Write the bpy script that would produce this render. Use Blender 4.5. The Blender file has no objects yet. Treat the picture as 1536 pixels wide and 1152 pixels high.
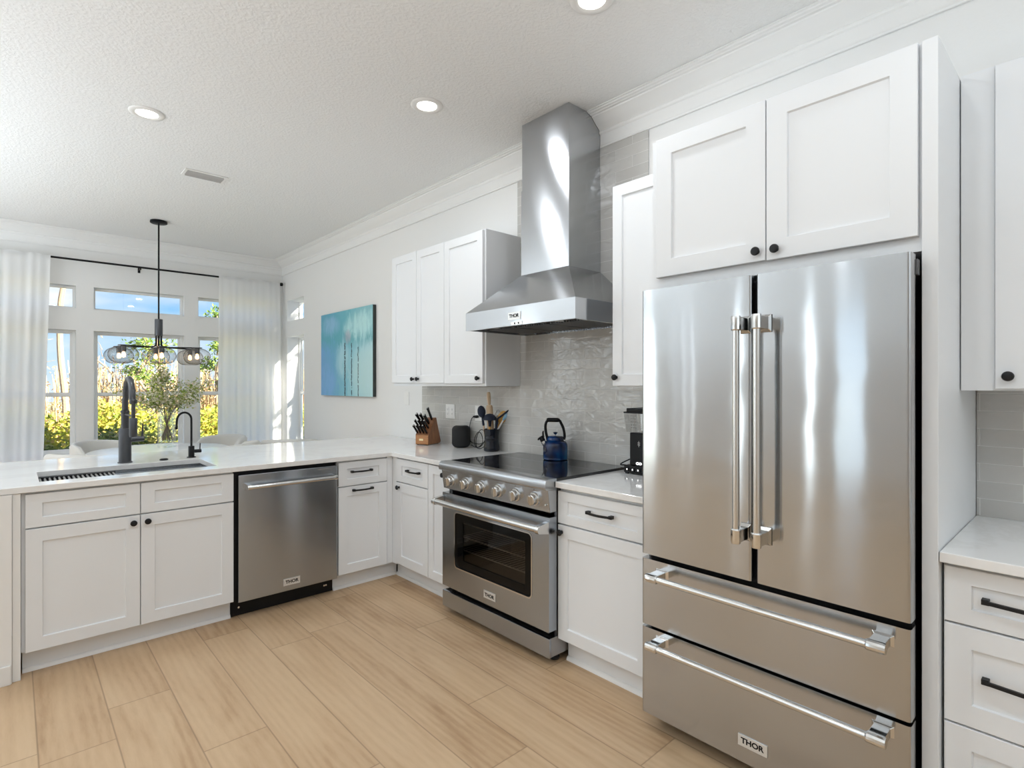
import bpy, bmesh, math, random
from mathutils import Vector, Matrix

SC = bpy.context.scene
COL = SC.collection
rnd = random.Random(7)
PI = math.pi

# ------------------------------------------------------------------ camera
cam_d = bpy.data.cameras.new('camera')
cam = bpy.data.objects.new('camera', cam_d)
COL.objects.link(cam)
cam.location = (0, 0, 1.40)
cam.rotation_euler = (PI / 2, 0, -math.radians(42.44))
cam_d.sensor_width = 36.0
cam_d.lens = 36.0 * 820.0 / 1536.0
cam_d.shift_y = 0.5 / 1536.0
cam_d.clip_start = 0.05
cam_d.clip_end = 400
SC.camera = cam

# ------------------------------------------------------------------ view
SC.view_settings.view_transform = 'Standard'
SC.view_settings.look = 'None'
SC.view_settings.gamma = 1.0
SC.view_settings.use_curve_mapping = False
SC.view_settings.exposure = 0.32
try:
    SC.cycles.use_denoising = True
    SC.cycles.max_bounces = 10
    SC.cycles.diffuse_bounces = 6
    SC.cycles.transparent_max_bounces = 24
    SC.cycles.caustics_reflective = False
    SC.cycles.caustics_refractive = False
    SC.cycles.sample_clamp_indirect = 6.0
except Exception:
    pass

# ------------------------------------------------------------------ world sky
W = bpy.data.worlds.new('sky')
SC.world = W
W.use_nodes = True
wn, wl = W.node_tree.nodes, W.node_tree.links
wn.clear()
wo = wn.new('ShaderNodeOutputWorld')
bg = wn.new('ShaderNodeBackground')
tc = wn.new('ShaderNodeTexCoord')
mp = wn.new('ShaderNodeMapping')
mp.inputs['Scale'].default_value = (2.2, 2.2, 7.0)
nz = wn.new('ShaderNodeTexNoise')
nz.inputs['Scale'].default_value = 1.6
nz.inputs['Detail'].default_value = 6
cr = wn.new('ShaderNodeValToRGB')
cr.color_ramp.elements[0].position = 0.44
cr.color_ramp.elements[1].position = 0.68
mx = wn.new('ShaderNodeMix')
mx.data_type = 'RGBA'
sep = wn.new('ShaderNodeSeparateXYZ')
gr = wn.new('ShaderNodeValToRGB')
gr.color_ramp.elements[0].position = 0.0
gr.color_ramp.elements[0].color = (0.62, 0.80, 0.97, 1)
gr.color_ramp.elements[1].position = 0.5
gr.color_ramp.elements[1].color = (0.12, 0.36, 0.86, 1)
e = gr.color_ramp.elements.new(0.12)
e.color = (0.27, 0.58, 0.97, 1)
wl.new(tc.outputs['Generated'], mp.inputs['Vector'])
wl.new(mp.outputs['Vector'], nz.inputs['Vector'])
wl.new(nz.outputs['Fac'], cr.inputs['Fac'])
wl.new(tc.outputs['Generated'], sep.inputs['Vector'])
wl.new(sep.outputs['Z'], gr.inputs['Fac'])
wl.new(cr.outputs['Color'], mx.inputs['Factor'])
wl.new(gr.outputs['Color'], mx.inputs['A'])
mx.inputs['B'].default_value = (0.95, 0.96, 0.98, 1)
wl.new(mx.outputs['Result'], bg.inputs['Color'])
bg.inputs['Strength'].default_value = 0.9
wl.new(bg.outputs['Background'], wo.inputs['Surface'])

# ------------------------------------------------------------------ sun and added area lamps
def add_light(name, kind, loc, direction, energy, color=(1, 1, 1), **kw):
    d = bpy.data.lights.new(name, kind)
    d.energy = energy
    d.color = color
    for k, v in kw.items():
        setattr(d, k, v)
    o = bpy.data.objects.new(name, d)
    COL.objects.link(o)
    o.location = loc
    o.rotation_euler = Vector(direction).to_track_quat('-Z', 'Y').to_euler()
    return o

add_light('sun', 'SUN', (6, -4, 8), (-0.42, 0.70, -0.42), 21.0, (1.0, 0.93, 0.80), angle=math.radians(0.7))
YW_L = 7.42
# area lamps standing in for daylight behind unseen openings of the left wall
# unseen openings, slit widths shaped for the streaks reflected in steel: (y0, y1, z0, z1, watts)
SLITS = [(1.75, 2.45, 0.1, 2.4, 4.5), (2.98, 3.20, 0.1, 2.5, 5), (4.70, 4.76, 0.1, 2.6, 2.6), (4.90, 4.93, 0.1, 2.6, 1.4), (5.04, 5.10, 0.1, 2.6, 2.6), (5.27, 5.30, 0.1, 2.6, 1.4), (5.42, 5.47, 0.1, 2.6, 2.2), (5.60, 5.63, 0.1, 2.6, 1.4), (6.4, 7.2, 0.1, 2.5, 16)]
LEFT_OPENINGS = [q[:4] for q in SLITS]
DAYC = (0.93, 0.97, 1.0)
for (y0, y1, z0, z1, pw) in SLITS:
    add_light('window_daylight', 'AREA', (-4.66, (y0 + y1) / 2, (z0 + z1) / 2), (1, 0, 0), pw, DAYC,
              shape='RECTANGLE', size=(y1 - y0), size_y=(z1 - z0))
# size runs along the lamp's local X: turn those lamps so X lies along world Y
for o in COL.objects:
    if o.type == 'LIGHT' and o.name.startswith('window_daylight'):
        o.rotation_euler = (PI / 2, 0, -PI / 2)
# unseen far-wall openings, added for a bright band on the hood
FAR_OPENINGS = [(-3.35, -2.75, 0.1, 2.5, 13), (-2.35, -2.25, 0.1, 2.5, 2.5)]
for (x0, x1, z0, z1, pw) in FAR_OPENINGS:
    lo = add_light('window_daylight', 'AREA', ((x0 + x1) / 2, YW_L + 0.16, (z0 + z1) / 2), (0, -1, 0), pw, DAYC, shape='RECTANGLE', size=x1 - x0, size_y=z1 - z0)
    lo.rotation_euler = (-PI / 2, PI, 0)
LAMP_W = 5.0          # each recessed downlight
# unseen fill lamps added to brighten the ceiling, standing in for bounced flash
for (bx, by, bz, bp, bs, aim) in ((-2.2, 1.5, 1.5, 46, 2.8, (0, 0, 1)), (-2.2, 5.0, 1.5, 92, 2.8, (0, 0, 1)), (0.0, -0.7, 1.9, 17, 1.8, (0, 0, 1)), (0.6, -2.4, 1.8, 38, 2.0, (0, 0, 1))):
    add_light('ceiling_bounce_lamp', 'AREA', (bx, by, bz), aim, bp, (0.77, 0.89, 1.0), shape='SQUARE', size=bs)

# ------------------------------------------------------------------ materials
def new_mat(name):
    m = bpy.data.materials.new(name)
    m.use_nodes = True
    nt = m.node_tree
    b = nt.nodes.get('Principled BSDF')
    return m, nt, b

def plain(name, col, rough=0.5, metal=0.0, spec=0.5, coat=0.0, emit=None, estr=0.0):
    m, nt, b = new_mat(name)
    b.inputs['Base Color'].default_value = (*col, 1)
    b.inputs['Roughness'].default_value = rough
    b.inputs['Metallic'].default_value = metal
    b.inputs['Specular IOR Level'].default_value = spec
    b.inputs['Coat Weight'].default_value = coat
    if emit:
        b.inputs['Emission Color'].default_value = (*emit, 1)
        b.inputs['Emission Strength'].default_value = estr
    return m

def N(nt, kind, **inp):
    n = nt.nodes.new(kind)
    for k, v in inp.items():
        n.inputs[k.replace('_', ' ')].default_value = v
    return n

def coords(nt, which='Object', scale=(1, 1, 1), rot=(0, 0, 0), loc=(0, 0, 0)):
    t = nt.nodes.new('ShaderNodeTexCoord')
    m = nt.nodes.new('ShaderNodeMapping')
    m.inputs['Scale'].default_value = scale
    m.inputs['Rotation'].default_value = rot
    m.inputs['Location'].default_value = loc
    nt.links.new(t.outputs[which], m.inputs['Vector'])
    return m.outputs['Vector']

def math_n(nt, op, a, b=None, c=None):
    n = nt.nodes.new('ShaderNodeMath')
    n.operation = op
    for i, v in enumerate((a, b, c)):
        if v is None:
            continue
        if isinstance(v, (int, float)):
            n.inputs[i].default_value = v
        else:
            nt.links.new(v, n.inputs[i])
    return n.outputs[0]

def ramp(nt, fac, stops):
    r = nt.nodes.new('ShaderNodeValToRGB')
    els = r.color_ramp.elements
    els[0].position, els[0].color = stops[0][0], (*stops[0][1], 1)
    els[1].position, els[1].color = stops[-1][0], (*stops[-1][1], 1)
    for p, c in stops[1:-1]:
        q = els.new(p)
        q.color = (*c, 1)
    nt.links.new(fac, r.inputs['Fac'])
    return r.outputs['Color']

def bump(nt, height, strength, dist, b, prev=None):
    n = nt.nodes.new('ShaderNodeBump')
    n.inputs['Strength'].default_value = strength
    n.inputs['Distance'].default_value = dist
    nt.links.new(height, n.inputs['Height'])
    if prev is not None:
        nt.links.new(prev, n.inputs['Normal'])
    if b is not None:
        nt.links.new(n.outputs['Normal'], b.inputs['Normal'])
    return n.outputs['Normal']

def noise(nt, vec, scale, detail=2, rough=0.5, dist=0.0):
    n = N(nt, 'ShaderNodeTexNoise', Scale=scale, Detail=detail, Roughness=rough, Distortion=dist)
    nt.links.new(vec, n.inputs['Vector'])
    return n.outputs['Fac']

def painted(name, col, rough, bs=0.0, scale=60, dist=0.002):
    m, nt, b = new_mat(name)
    b.inputs['Base Color'].default_value = (*col, 1)
    b.inputs['Roughness'].default_value = rough
    if bs:
        bump(nt, noise(nt, coords(nt), scale, 3), bs, dist, b)
    return m

def steel(name, col=(0.50, 0.52, 0.545), rough=0.2, aniso=0.85, wave=0.0, wscale=(3, 3, 6), along='vertical'):
    """brushed sheet: sharp across, spread along one direction"""
    m, nt, b = new_mat(name)
    b.inputs['Metallic'].default_value = 1.0
    b.inputs['Base Color'].default_value = (*col, 1)
    f = noise(nt, coords(nt, 'Object', (2, 2, 700)), 1.0, 3, 0.6)
    r = nt.nodes.new('ShaderNodeMapRange')
    nt.links.new(f, r.inputs['Value'])
    r.inputs['To Min'].default_value = rough * 0.92
    r.inputs['To Max'].default_value = rough * 1.1
    nt.links.new(r.outputs['Result'], b.inputs['Roughness'])
    b.inputs['Anisotropic'].default_value = aniso
    b.inputs['Anisotropic Rotation'].default_value = 0.25 if along == 'vertical' else 0.0
    tg = nt.nodes.new('ShaderNodeTangent')
    tg.direction_type = 'RADIAL'
    tg.axis = 'Z'
    nt.links.new(tg.outputs['Tangent'], b.inputs['Tangent'])
    if wave:
        w = noise(nt, coords(nt, 'Object', wscale), 1.0, 1.0, 0.5, 0.2)
        bump(nt, w, wave, 0.02, b)
    return m

M = {}
M['cabinet'] = painted('cabinet_white', (0.79, 0.805, 0.82), 0.38)
M['wall'] = painted('wall_paint', (0.80, 0.795, 0.78), 0.85, 0.25, 90, 0.002)
M['trim'] = painted('trim_white', (0.82, 0.815, 0.80), 0.5)
M['vinyl'] = painted('vinyl_white', (0.83, 0.83, 0.82), 0.4)
M['steel'] = steel('brushed_steel', rough=0.22, aniso=0.7)
M['steel_fridge'] = steel('fridge_steel', (0.475, 0.488, 0.502), 0.13, 0.95, 0.08, (4.0, 4.0, 5.0))
M['steel_door'] = steel('door_steel', (0.43, 0.465, 0.51), 0.19, 0.9, 0.05, (3, 3, 4))
M['steel_hood'] = steel('hood_steel', (0.52, 0.535, 0.555), 0.16, 0.92, 0.07, (4, 4, 2.2))
M['chrome'] = plain('polished_steel', (0.72, 0.72, 0.71), 0.12, 1.0)
M['handle_steel'] = plain('satin_steel', (0.70, 0.70, 0.69), 0.22, 1.0)
M['dark_steel'] = plain('dark_side_steel', (0.16, 0.16, 0.165), 0.4, 0.8)
M['galv'] = painted('galvanised_steel', (0.42, 0.42, 0.43), 0.45)
M['galv'].node_tree.nodes['Principled BSDF'].inputs['Metallic'].default_value = 0.8
M['badge'] = plain('badge_silver', (0.78, 0.78, 0.77), 0.35, 0.6)
M['black'] = plain('matte_black', (0.006, 0.006, 0.0065), 0.45, spec=0.25)
M['black_gloss'] = plain('gloss_black', (0.006, 0.006, 0.007), 0.18, spec=0.35)
M['black_glass'] = plain('black_glass', (0.008, 0.008, 0.010), 0.03, 0, 0.75)
M['rubber'] = plain('black_rubber', (0.015, 0.015, 0.015), 0.7)
M['knob_black'] = plain('knob_black', (0.010, 0.010, 0.011), 0.42, spec=0.3)
M['gun'] = plain('gunmetal', (0.085, 0.088, 0.095), 0.34, 0.75)
M['plastic_white'] = plain('white_plastic', (0.82, 0.81, 0.79), 0.3)
M['vent_grey'] = plain('vent_grey', (0.50, 0.49, 0.48), 0.5)
M['slot'] = plain('slot_dark', (0.10, 0.10, 0.10), 0.6)
M['lens'] = plain('lamp_lens', (1, 1, 1), 0.4, emit=(1.0, 0.95, 0.86), estr=6.0)
M['bulb'] = plain('bulb_glow', (1, 0.85, 0.6), 0.3, emit=(1.0, 0.55, 0.22), estr=5.0)
M['led'] = plain('small_led', (1, 1, 1), 0.3, emit=(1, 1, 1), estr=2.0)
M['enamel_blue'] = None
M['fabric_white'] = painted('boucle_fabric', (0.72, 0.70, 0.66), 0.9, 0.5, 220, 0.004)
M['table_white'] = plain('table_top_white', (0.84, 0.84, 0.83), 0.18)
M['oven_mask'] = plain('oven_mask', (0.004, 0.004, 0.004), 0.06, 0, 0.15)
M['oven_dark'] = plain('oven_enamel', (0.03, 0.028, 0.026), 0.35)
M['wire'] = plain('rack_wire', (0.75, 0.70, 0.63), 0.35, 0.2)
M['bamboo'] = plain('pale_wood', (0.62, 0.45, 0.29), 0.55)
M['amber'] = plain('amber_wood', (0.55, 0.30, 0.07), 0.35)
M['navy'] = plain('navy_silicone', (0.009, 0.013, 0.030), 0.5, spec=0.3)
M['ctrl_blue'] = plain('blue_silicone', (0.25, 0.45, 0.60), 0.5)
M['brass'] = plain('brass_plate', (0.80, 0.66, 0.40), 0.3, 1.0)
M['mesh_black'] = painted('speaker_fabric', (0.012, 0.012, 0.013), 0.85, 0.6, 400, 0.002)
M['bark'] = painted('grey_bark', (0.30, 0.22, 0.15), 0.9, 0.6, 20, 0.02)
M['branch'] = plain('branch_brown', (0.13, 0.085, 0.06), 0.7)
M['water'] = plain('pond', (0.02, 0.05, 0.07), 0.1)

# ceiling: knock-down texture
m, nt, b = new_mat('ceiling_knockdown')
b.inputs['Base Color'].default_value = (0.83, 0.83, 0.82, 1)
b.inputs['Roughness'].default_value = 0.9
f1 = noise(nt, coords(nt), 62, 4, 0.6)
f2 = ramp(nt, f1, [(0.42, (0, 0, 0)), (0.60, (1, 1, 1))])
bump(nt, f2, 0.34, 0.005, b)
M['ceiling'] = m

# quartz worktop
m, nt, b = new_mat('quartz')
v = coords(nt, 'Object', (1, 1, 1), (0, 0, 0.6))
f = noise(nt, v, 1.3, 8, 0.62, 1.2)
d = math_n(nt, 'ABSOLUTE', math_n(nt, 'SUBTRACT', f, 0.5))
veins = ramp(nt, d, [(0.0, (0.775, 0.765, 0.75)), (0.03, (0.82, 0.815, 0.805)), (0.3, (0.835, 0.83, 0.82))])
nt.links.new(veins, b.inputs['Base Color'])
b.inputs['Roughness'].default_value = 0.07
b.inputs['Specular IOR Level'].default_value = 0.6
M['quartz'] = m

# oak plank floor, boards along Y
m, nt, b = new_mat('oak_planks')
t = nt.nodes.new('ShaderNodeTexCoord')
sp = nt.nodes.new('ShaderNodeSeparateXYZ')
nt.links.new(t.outputs['Object'], sp.inputs['Vector'])
PW, PL = 0.233, 1.52
u = math_n(nt, 'DIVIDE', math_n(nt, 'SUBTRACT', sp.outputs['X'], 0.072), PW)
iu = math_n(nt, 'FLOOR', u)
fu = math_n(nt, 'SUBTRACT', u, iu)
wn1 = nt.nodes.new('ShaderNodeTexWhiteNoise')
wn1.noise_dimensions = '1D'
nt.links.new(iu, wn1.inputs['W'])
vv = math_n(nt, 'ADD', math_n(nt, 'DIVIDE', sp.outputs['Y'], PL), math_n(nt, 'MULTIPLY', wn1.outputs['Value'], 7.31))
iv = math_n(nt, 'FLOOR', vv)
fv = math_n(nt, 'SUBTRACT', vv, iv)
wn2 = nt.nodes.new('ShaderNodeTexWhiteNoise')
wn2.noise_dimensions = '2D'
cb = nt.nodes.new('ShaderNodeCombineXYZ')
nt.links.new(iu, cb.inputs['X'])
nt.links.new(iv, cb.inputs['Y'])
nt.links.new(cb.outputs['Vector'], wn2.inputs['Vector'])
cb2 = nt.nodes.new('ShaderNodeCombineXYZ')
nt.links.new(math_n(nt, 'MULTIPLY', sp.outputs['X'], 1.0), cb2.inputs['X'])
nt.links.new(math_n(nt, 'MULTIPLY', sp.outputs['Y'], 0.14), cb2.inputs['Y'])
nt.links.new(math_n(nt, 'MULTIPLY', wn2.outputs['Value'], 40.0), cb2.inputs['Z'])
big = noise(nt, cb2.outputs['Vector'], 7.0, 3, 0.55, 0.8)
fine = noise(nt, cb2.outputs['Vector'], 90.0, 4, 0.65, 0.3)
ring = nt.nodes.new('ShaderNodeTexWave')
ring.wave_type = 'BANDS'
ring.bands_direction = 'X'
ring.inputs['Scale'].default_value = 9.0
ring.inputs['Distortion'].default_value = 9.0
ring.inputs['Detail'].default_value = 2.0
ring.inputs['Detail Scale'].default_value = 0.6
nt.links.new(cb2.outputs['Vector'], ring.inputs['Vector'])
g = math_n(nt, 'ADD', math_n(nt, 'MULTIPLY', big, 0.62), math_n(nt, 'MULTIPLY', fine, 0.22))
g = math_n(nt, 'ADD', g, math_n(nt, 'MULTIPLY', ring.outputs['Fac'], 0.075))
g = math_n(nt, 'ADD', g, math_n(nt, 'MULTIPLY', math_n(nt, 'SUBTRACT', wn2.outputs['Value'], 0.5), 0.10))
oak = ramp(nt, g, [(0.24, (0.38, 0.235, 0.125)), (0.42, (0.52, 0.352, 0.208)), (0.56, (0.58, 0.408, 0.250)), (0.8, (0.63, 0.458, 0.292))])
du = math_n(nt, 'MULTIPLY', math_n(nt, 'MINIMUM', fu, math_n(nt, 'SUBTRACT', 1.0, fu)), PW)
dv = math_n(nt, 'MULTIPLY', math_n(nt, 'MINIMUM', fv, math_n(nt, 'SUBTRACT', 1.0, fv)), PL)
dm = math_n(nt, 'MINIMUM', du, dv)
seam = ramp(nt, dm, [(0.0006, (0.55, 0.52, 0.50)), (0.0020, (1, 1, 1))])
mu = nt.nodes.new('ShaderNodeMix')
mu.data_type = 'RGBA'
mu.blend_type = 'MULTIPLY'
mu.inputs['Factor'].default_value = 1.0
nt.links.new(oak, mu.inputs['A'])
nt.links.new(seam, mu.inputs['B'])
nt.links.new(mu.outputs['Result'], b.inputs['Base Color'])
b.inputs['Roughness'].default_value = 0.42
bump(nt, fine, 0.06, 0.002, b)
M['oak'] = m

# glossy hand-made tile on the plane x = const (u = y, v = z)
m, nt, b = new_mat('glazed_tile')
v = coords(nt, 'Object', (1, 1, 1))
sp = nt.nodes.new('ShaderNodeSeparateXYZ')
nt.links.new(v, sp.inputs['Vector'])
cb = nt.nodes.new('ShaderNodeCombineXYZ')
nt.links.new(math_n(nt, 'ADD', sp.outputs['Y'], 0.03), cb.inputs['X'])
nt.links.new(math_n(nt, 'SUBTRACT', sp.outputs['Z'], 0.915), cb.inputs['Y'])
br = nt.nodes.new('ShaderNodeTexBrick')
br.offset = 0.5
br.offset_frequency = 2
br.inputs['Scale'].default_value = 1.0
br.inputs['Brick Width'].default_value = 0.236
br.inputs['Row Height'].default_value = 0.0645
br.inputs['Mortar Size'].default_value = 0.0016
br.inputs['Mortar Smooth'].default_value = 0.3
br.inputs['Color1'].default_value = (0.50, 0.488, 0.462, 1)
br.inputs['Color2'].default_value = (0.555, 0.543, 0.517, 1)
br.inputs['Mortar'].default_value = (0.66, 0.65, 0.625, 1)
nt.links.new(cb.outputs['Vector'], br.inputs['Vector'])
nt.links.new(br.outputs['Color'], b.inputs['Base Color'])
rr = nt.nodes.new('ShaderNodeMapRange')
nt.links.new(br.outputs['Fac'], rr.inputs['Value'])
rr.inputs['To Min'].default_value = 0.10
rr.inputs['To Max'].default_value = 0.7
nt.links.new(rr.outputs['Result'], b.inputs['Roughness'])
b.inputs['Specular IOR Level'].default_value = 0.6
nf = noise(nt, coords(nt, 'Object', (1, 9, 15)), 1.0, 2, 0.5, 0.6)
n1 = bump(nt, nf, 0.55, 0.010, None)
inv = math_n(nt, 'SUBTRACT', 1.0, br.outputs['Fac'])
bump(nt, inv, 0.5, 0.003, b, n1)
M['tile'] = m

# abstract canvas
m, nt, b = new_mat('canvas_paint')
t = nt.nodes.new('ShaderNodeTexCoord')
sp = nt.nodes.new('ShaderNodeSeparateXYZ')
nt.links.new(t.outputs['Generated'], sp.inputs['Vector'])
uu = math_n(nt, 'SUBTRACT', 1.0, sp.outputs['Y'])       # 0 left edge .. 1 right edge as seen
vv = sp.outputs['Z']
no = noise(nt, coords(nt, 'Generated', (1, 2.2, 1.3)), 2.3, 5, 0.6, 0.5)
n2 = noise(nt, coords(nt, 'Generated', (1, 9, 2.2)), 2.0, 6, 0.65, 0.6)
a1 = math_n(nt, 'ADD', math_n(nt, 'MULTIPLY', uu, 0.85), math_n(nt, 'MULTIPLY', math_n(nt, 'SUBTRACT', n2, 0.5), 0.55))
c1 = ramp(nt, a1, [(0.0, (0.16, 0.38, 0.66)), (0.24, (0.14, 0.40, 0.60)), (0.45, (0.22, 0.52, 0.62)), (0.62, (0.36, 0.64, 0.70)), (0.9, (0.52, 0.74, 0.77))])
tv = math_n(nt, 'ADD', vv, math_n(nt, 'MULTIPLY', math_n(nt, 'SUBTRACT', n2, 0.5), 0.55))
tealf = ramp(nt, tv, [(0.52, (0, 0, 0)), (0.68, (0.8, 0.8, 0.8)), (1.0, (0.55, 0.55, 0.55))])
mz = nt.nodes.new('ShaderNodeMix')
mz.data_type = 'RGBA'
nt.links.new(tealf, mz.inputs['Factor'])
nt.links.new(c1, mz.inputs['A'])
mz.inputs['B'].default_value = (0.09, 0.38, 0.44, 1)
cur = mz.outputs['Result']
def blob(cu, cv, ru, rv, col, amount):
    global cur
    x = math_n(nt, 'DIVIDE', math_n(nt, 'SUBTRACT', uu, cu), ru)
    y = math_n(nt, 'DIVIDE', math_n(nt, 'SUBTRACT', vv, cv), rv)
    r2 = math_n(nt, 'ADD', math_n(nt, 'MULTIPLY', x, x), math_n(nt, 'MULTIPLY', y, y))
    r2 = math_n(nt, 'ADD', r2, math_n(nt, 'MULTIPLY', math_n(nt, 'SUBTRACT', n2, 0.5), 3.2))
    fac = ramp(nt, r2, [(0.0, (amount,) * 3), (1.0, (0, 0, 0))])
    q = nt.nodes.new('ShaderNodeMix')
    q.data_type = 'RGBA'
    nt.links.new(fac, q.inputs['Factor'])
    nt.links.new(cur, q.inputs['A'])
    q.inputs['B'].default_value = (*col, 1)
    cur = q.outputs['Result']
blob(0.80, 0.80, 0.34, 0.18, (0.50, 0.78, 0.78), 0.9)
blob(0.20, 0.84, 0.22, 0.14, (0.27, 0.50, 0.70), 0.8)
blob(0.45, 0.42, 0.16, 0.26, (0.45, 0.70, 0.74), 0.7)
blob(0.85, 0.25, 0.30, 0.32, (0.52, 0.74, 0.74), 0.7)
blob(0.555, 0.68, 0.08, 0.09, (0.46, 0.40, 0.48), 0.6)
blob(0.15, 0.15, 0.25, 0.25, (0.20, 0.42, 0.72), 0.8)
wob = math_n(nt, 'MULTIPLY', math_n(nt, 'SUBTRACT', noise(nt, coords(nt, 'Generated', (0.1, 0.1, 6)), 3.0, 3), 0.5), 0.03)
brk = noise(nt, coords(nt, 'Generated', (0.1, 3, 22)), 2.0, 3)
for cu, vt, wd in ((0.50, 0.62, 0.011), (0.628, 0.61, 0.008), (0.748, 0.56, 0.0065)):
    dx = math_n(nt, 'ABSOLUTE', math_n(nt, 'SUBTRACT', math_n(nt, 'ADD', uu, wob), cu))
    on = math_n(nt, 'LESS_THAN', dx, math_n(nt, 'MULTIPLY', math_n(nt, 'ADD', brk, 0.2), wd * 1.3))
    below = math_n(nt, 'LESS_THAN', vv, vt)
    gap = math_n(nt, 'GREATER_THAN', brk, 0.40)
    fac = math_n(nt, 'MULTIPLY', math_n(nt, 'MULTIPLY', on, below), gap)
    q = nt.nodes.new('ShaderNodeMix')
    q.data_type = 'RGBA'
    nt.links.new(fac, q.inputs['Factor'])
    nt.links.new(cur, q.inputs['A'])
    q.inputs['B'].default_value = (0.02, 0.05, 0.07, 1)
    cur = q.outputs['Result']
nt.links.new(cur, b.inputs['Base Color'])
b.inputs['Roughness'].default_value = 0.55
M['art'] = m
M['art_edge'] = painted('canvas_edge_dark', (0.035, 0.04, 0.038), 0.7, 0.8, 60, 0.003)

# woods
def wood(name, c0, c1, sc):
    m, nt, b = new_mat(name)
    v = coords(nt, 'Object', sc)
    f = noise(nt, v, 1.0, 5, 0.6, 0.8)
    nt.links.new(ramp(nt, f, [(0.3, c0), (0.7, c1)]), b.inputs['Base Color'])
    b.inputs['Roughness'].default_value = 0.4
    return m
M['acacia'] = wood('acacia', (0.17, 0.065, 0.028), (0.36, 0.16, 0.07), (60, 60, 9))
M['acacia_front'] = wood('acacia_light', (0.34, 0.14, 0.045), (0.50, 0.23, 0.09), (14, 14, 70))

# glass: thin sheets seen from both sides
def glass(name, tint, gloss_col=(1, 1, 1), f0=0.05, edge=0.5):
    m, nt, b = new_mat(name)
    nt.nodes.remove(b)
    out = nt.nodes['Material Output']
    tr = N(nt, 'ShaderNodeBsdfTransparent', Color=(*tint, 1))
    gl = N(nt, 'ShaderNodeBsdfGlossy', Color=(*gloss_col, 1), Roughness=0.02)
    lw = N(nt, 'ShaderNodeLayerWeight', Blend=0.35)
    f = math_n(nt, 'ADD', math_n(nt, 'MULTIPLY', lw.outputs['Facing'], edge), f0)
    mxs = nt.nodes.new('ShaderNodeMixShader')
    nt.links.new(f, mxs.inputs['Fac'])
    nt.links.new(tr.outputs[0], mxs.inputs[1])
    nt.links.new(gl.outputs[0], mxs.inputs[2])
    nt.links.new(mxs.outputs[0], out.inputs['Surface'])
    return m
M['pane'] = glass('window_glass', (0.97, 0.985, 0.98), f0=0.02, edge=0.06)
M['globe'] = glass('smoked_globe_glass', (0.9, 0.88, 0.86), (0.9, 0.9, 0.9), 0.02, 0.18)
nt = M['globe'].node_tree
lwn = N(nt, 'ShaderNodeLayerWeight', Blend=0.5)
tr_ = [n for n in nt.nodes if n.type == 'BSDF_TRANSPARENT'][0]
nt.links.new(ramp(nt, lwn.outputs['Facing'], [(0.0, (0.93, 0.91, 0.89)), (0.6, (0.80, 0.77, 0.74)), (0.95, (0.30, 0.28, 0.27))]), tr_.inputs['Color'])
M['vase'] = glass('clear_vase_glass', (0.93, 0.95, 0.95), (1, 1, 1), 0.05, 0.35)
M['jar'] = glass('clear_plastic', (0.86, 0.87, 0.87), (1, 1, 1), 0.06, 0.45)
M['oven_glass'] = glass('oven_glass', (0.55, 0.53, 0.51), (1, 1, 1), 0.015, 0.10)

# sheer curtain
m, nt, b = new_mat('sheer_curtain')
nt.nodes.remove(b)
out = nt.nodes['Material Output']
df = N(nt, 'ShaderNodeBsdfDiffuse', Color=(0.95, 0.95, 0.945, 1))
tl = N(nt, 'ShaderNodeBsdfTranslucent', Color=(0.97, 0.965, 0.96, 1))
tp = N(nt, 'ShaderNodeBsdfTransparent', Color=(1, 1, 1, 1))
m1 = N(nt, 'ShaderNodeMixShader', Fac=0.5)
m2 = N(nt, 'ShaderNodeMixShader', Fac=0.03)
nt.links.new(df.outputs[0], m1.inputs[1])
nt.links.new(tl.outputs[0], m1.inputs[2])
nt.links.new(m1.outputs[0], m2.inputs[1])
nt.links.new(tp.outputs[0], m2.inputs[2])
nt.links.new(m2.outputs[0], out.inputs['Surface'])
M['curtain'] = m

# enamel kettle, deep blue to teal marbling
m, nt, b = new_mat('blue_enamel')
f = noise(nt, coords(nt, 'Object', (6, 6, 5)), 1.5, 2)
nt.links.new(ramp(nt, f, [(0.35, (0.002, 0.006, 0.030)), (0.50, (0.003, 0.030, 0.13)), (0.66, (0.006, 0.11, 0.26))]), b.inputs['Base Color'])
b.inputs['Roughness'].default_value = 0.08
b.inputs['Specular IOR Level'].default_value = 0.45
M['enamel_blue'] = m
M['enamel_black'] = plain('black_enamel', (0.006, 0.008, 0.014), 0.08, spec=0.4)

# leaves: colour varies per leaf
def leafmat(name, stops, trans=0.35, rough=0.5):
    m, nt, b = new_mat(name)
    g = nt.nodes.new('ShaderNodeNewGeometry')
    c = ramp(nt, g.outputs['Random Per Island'], stops)
    nt.links.new(c, b.inputs['Base Color'])
    b.inputs['Roughness'].default_value = rough
    b.inputs['Specular IOR Level'].default_value = 0.3
    out = nt.nodes['Material Output']
    tl = nt.nodes.new('ShaderNodeBsdfTranslucent')
    nt.links.new(c, tl.inputs['Color'])
    ms = N(nt, 'ShaderNodeMixShader', Fac=trans)
    nt.links.new(b.outputs[0], ms.inputs[1])
    nt.links.new(tl.outputs[0], ms.inputs[2])
    nt.links.new(ms.outputs[0], out.inputs['Surface'])
    return m
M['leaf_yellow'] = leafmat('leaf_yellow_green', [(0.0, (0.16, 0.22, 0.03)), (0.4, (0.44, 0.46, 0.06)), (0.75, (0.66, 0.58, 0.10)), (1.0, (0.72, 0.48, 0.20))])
M['leaf_olive'] = leafmat('leaf_olive', [(0.0, (0.07, 0.11, 0.03)), (0.5, (0.25, 0.29, 0.06)), (0.85, (0.48, 0.44, 0.12)), (1.0, (0.58, 0.42, 0.22))])
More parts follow.
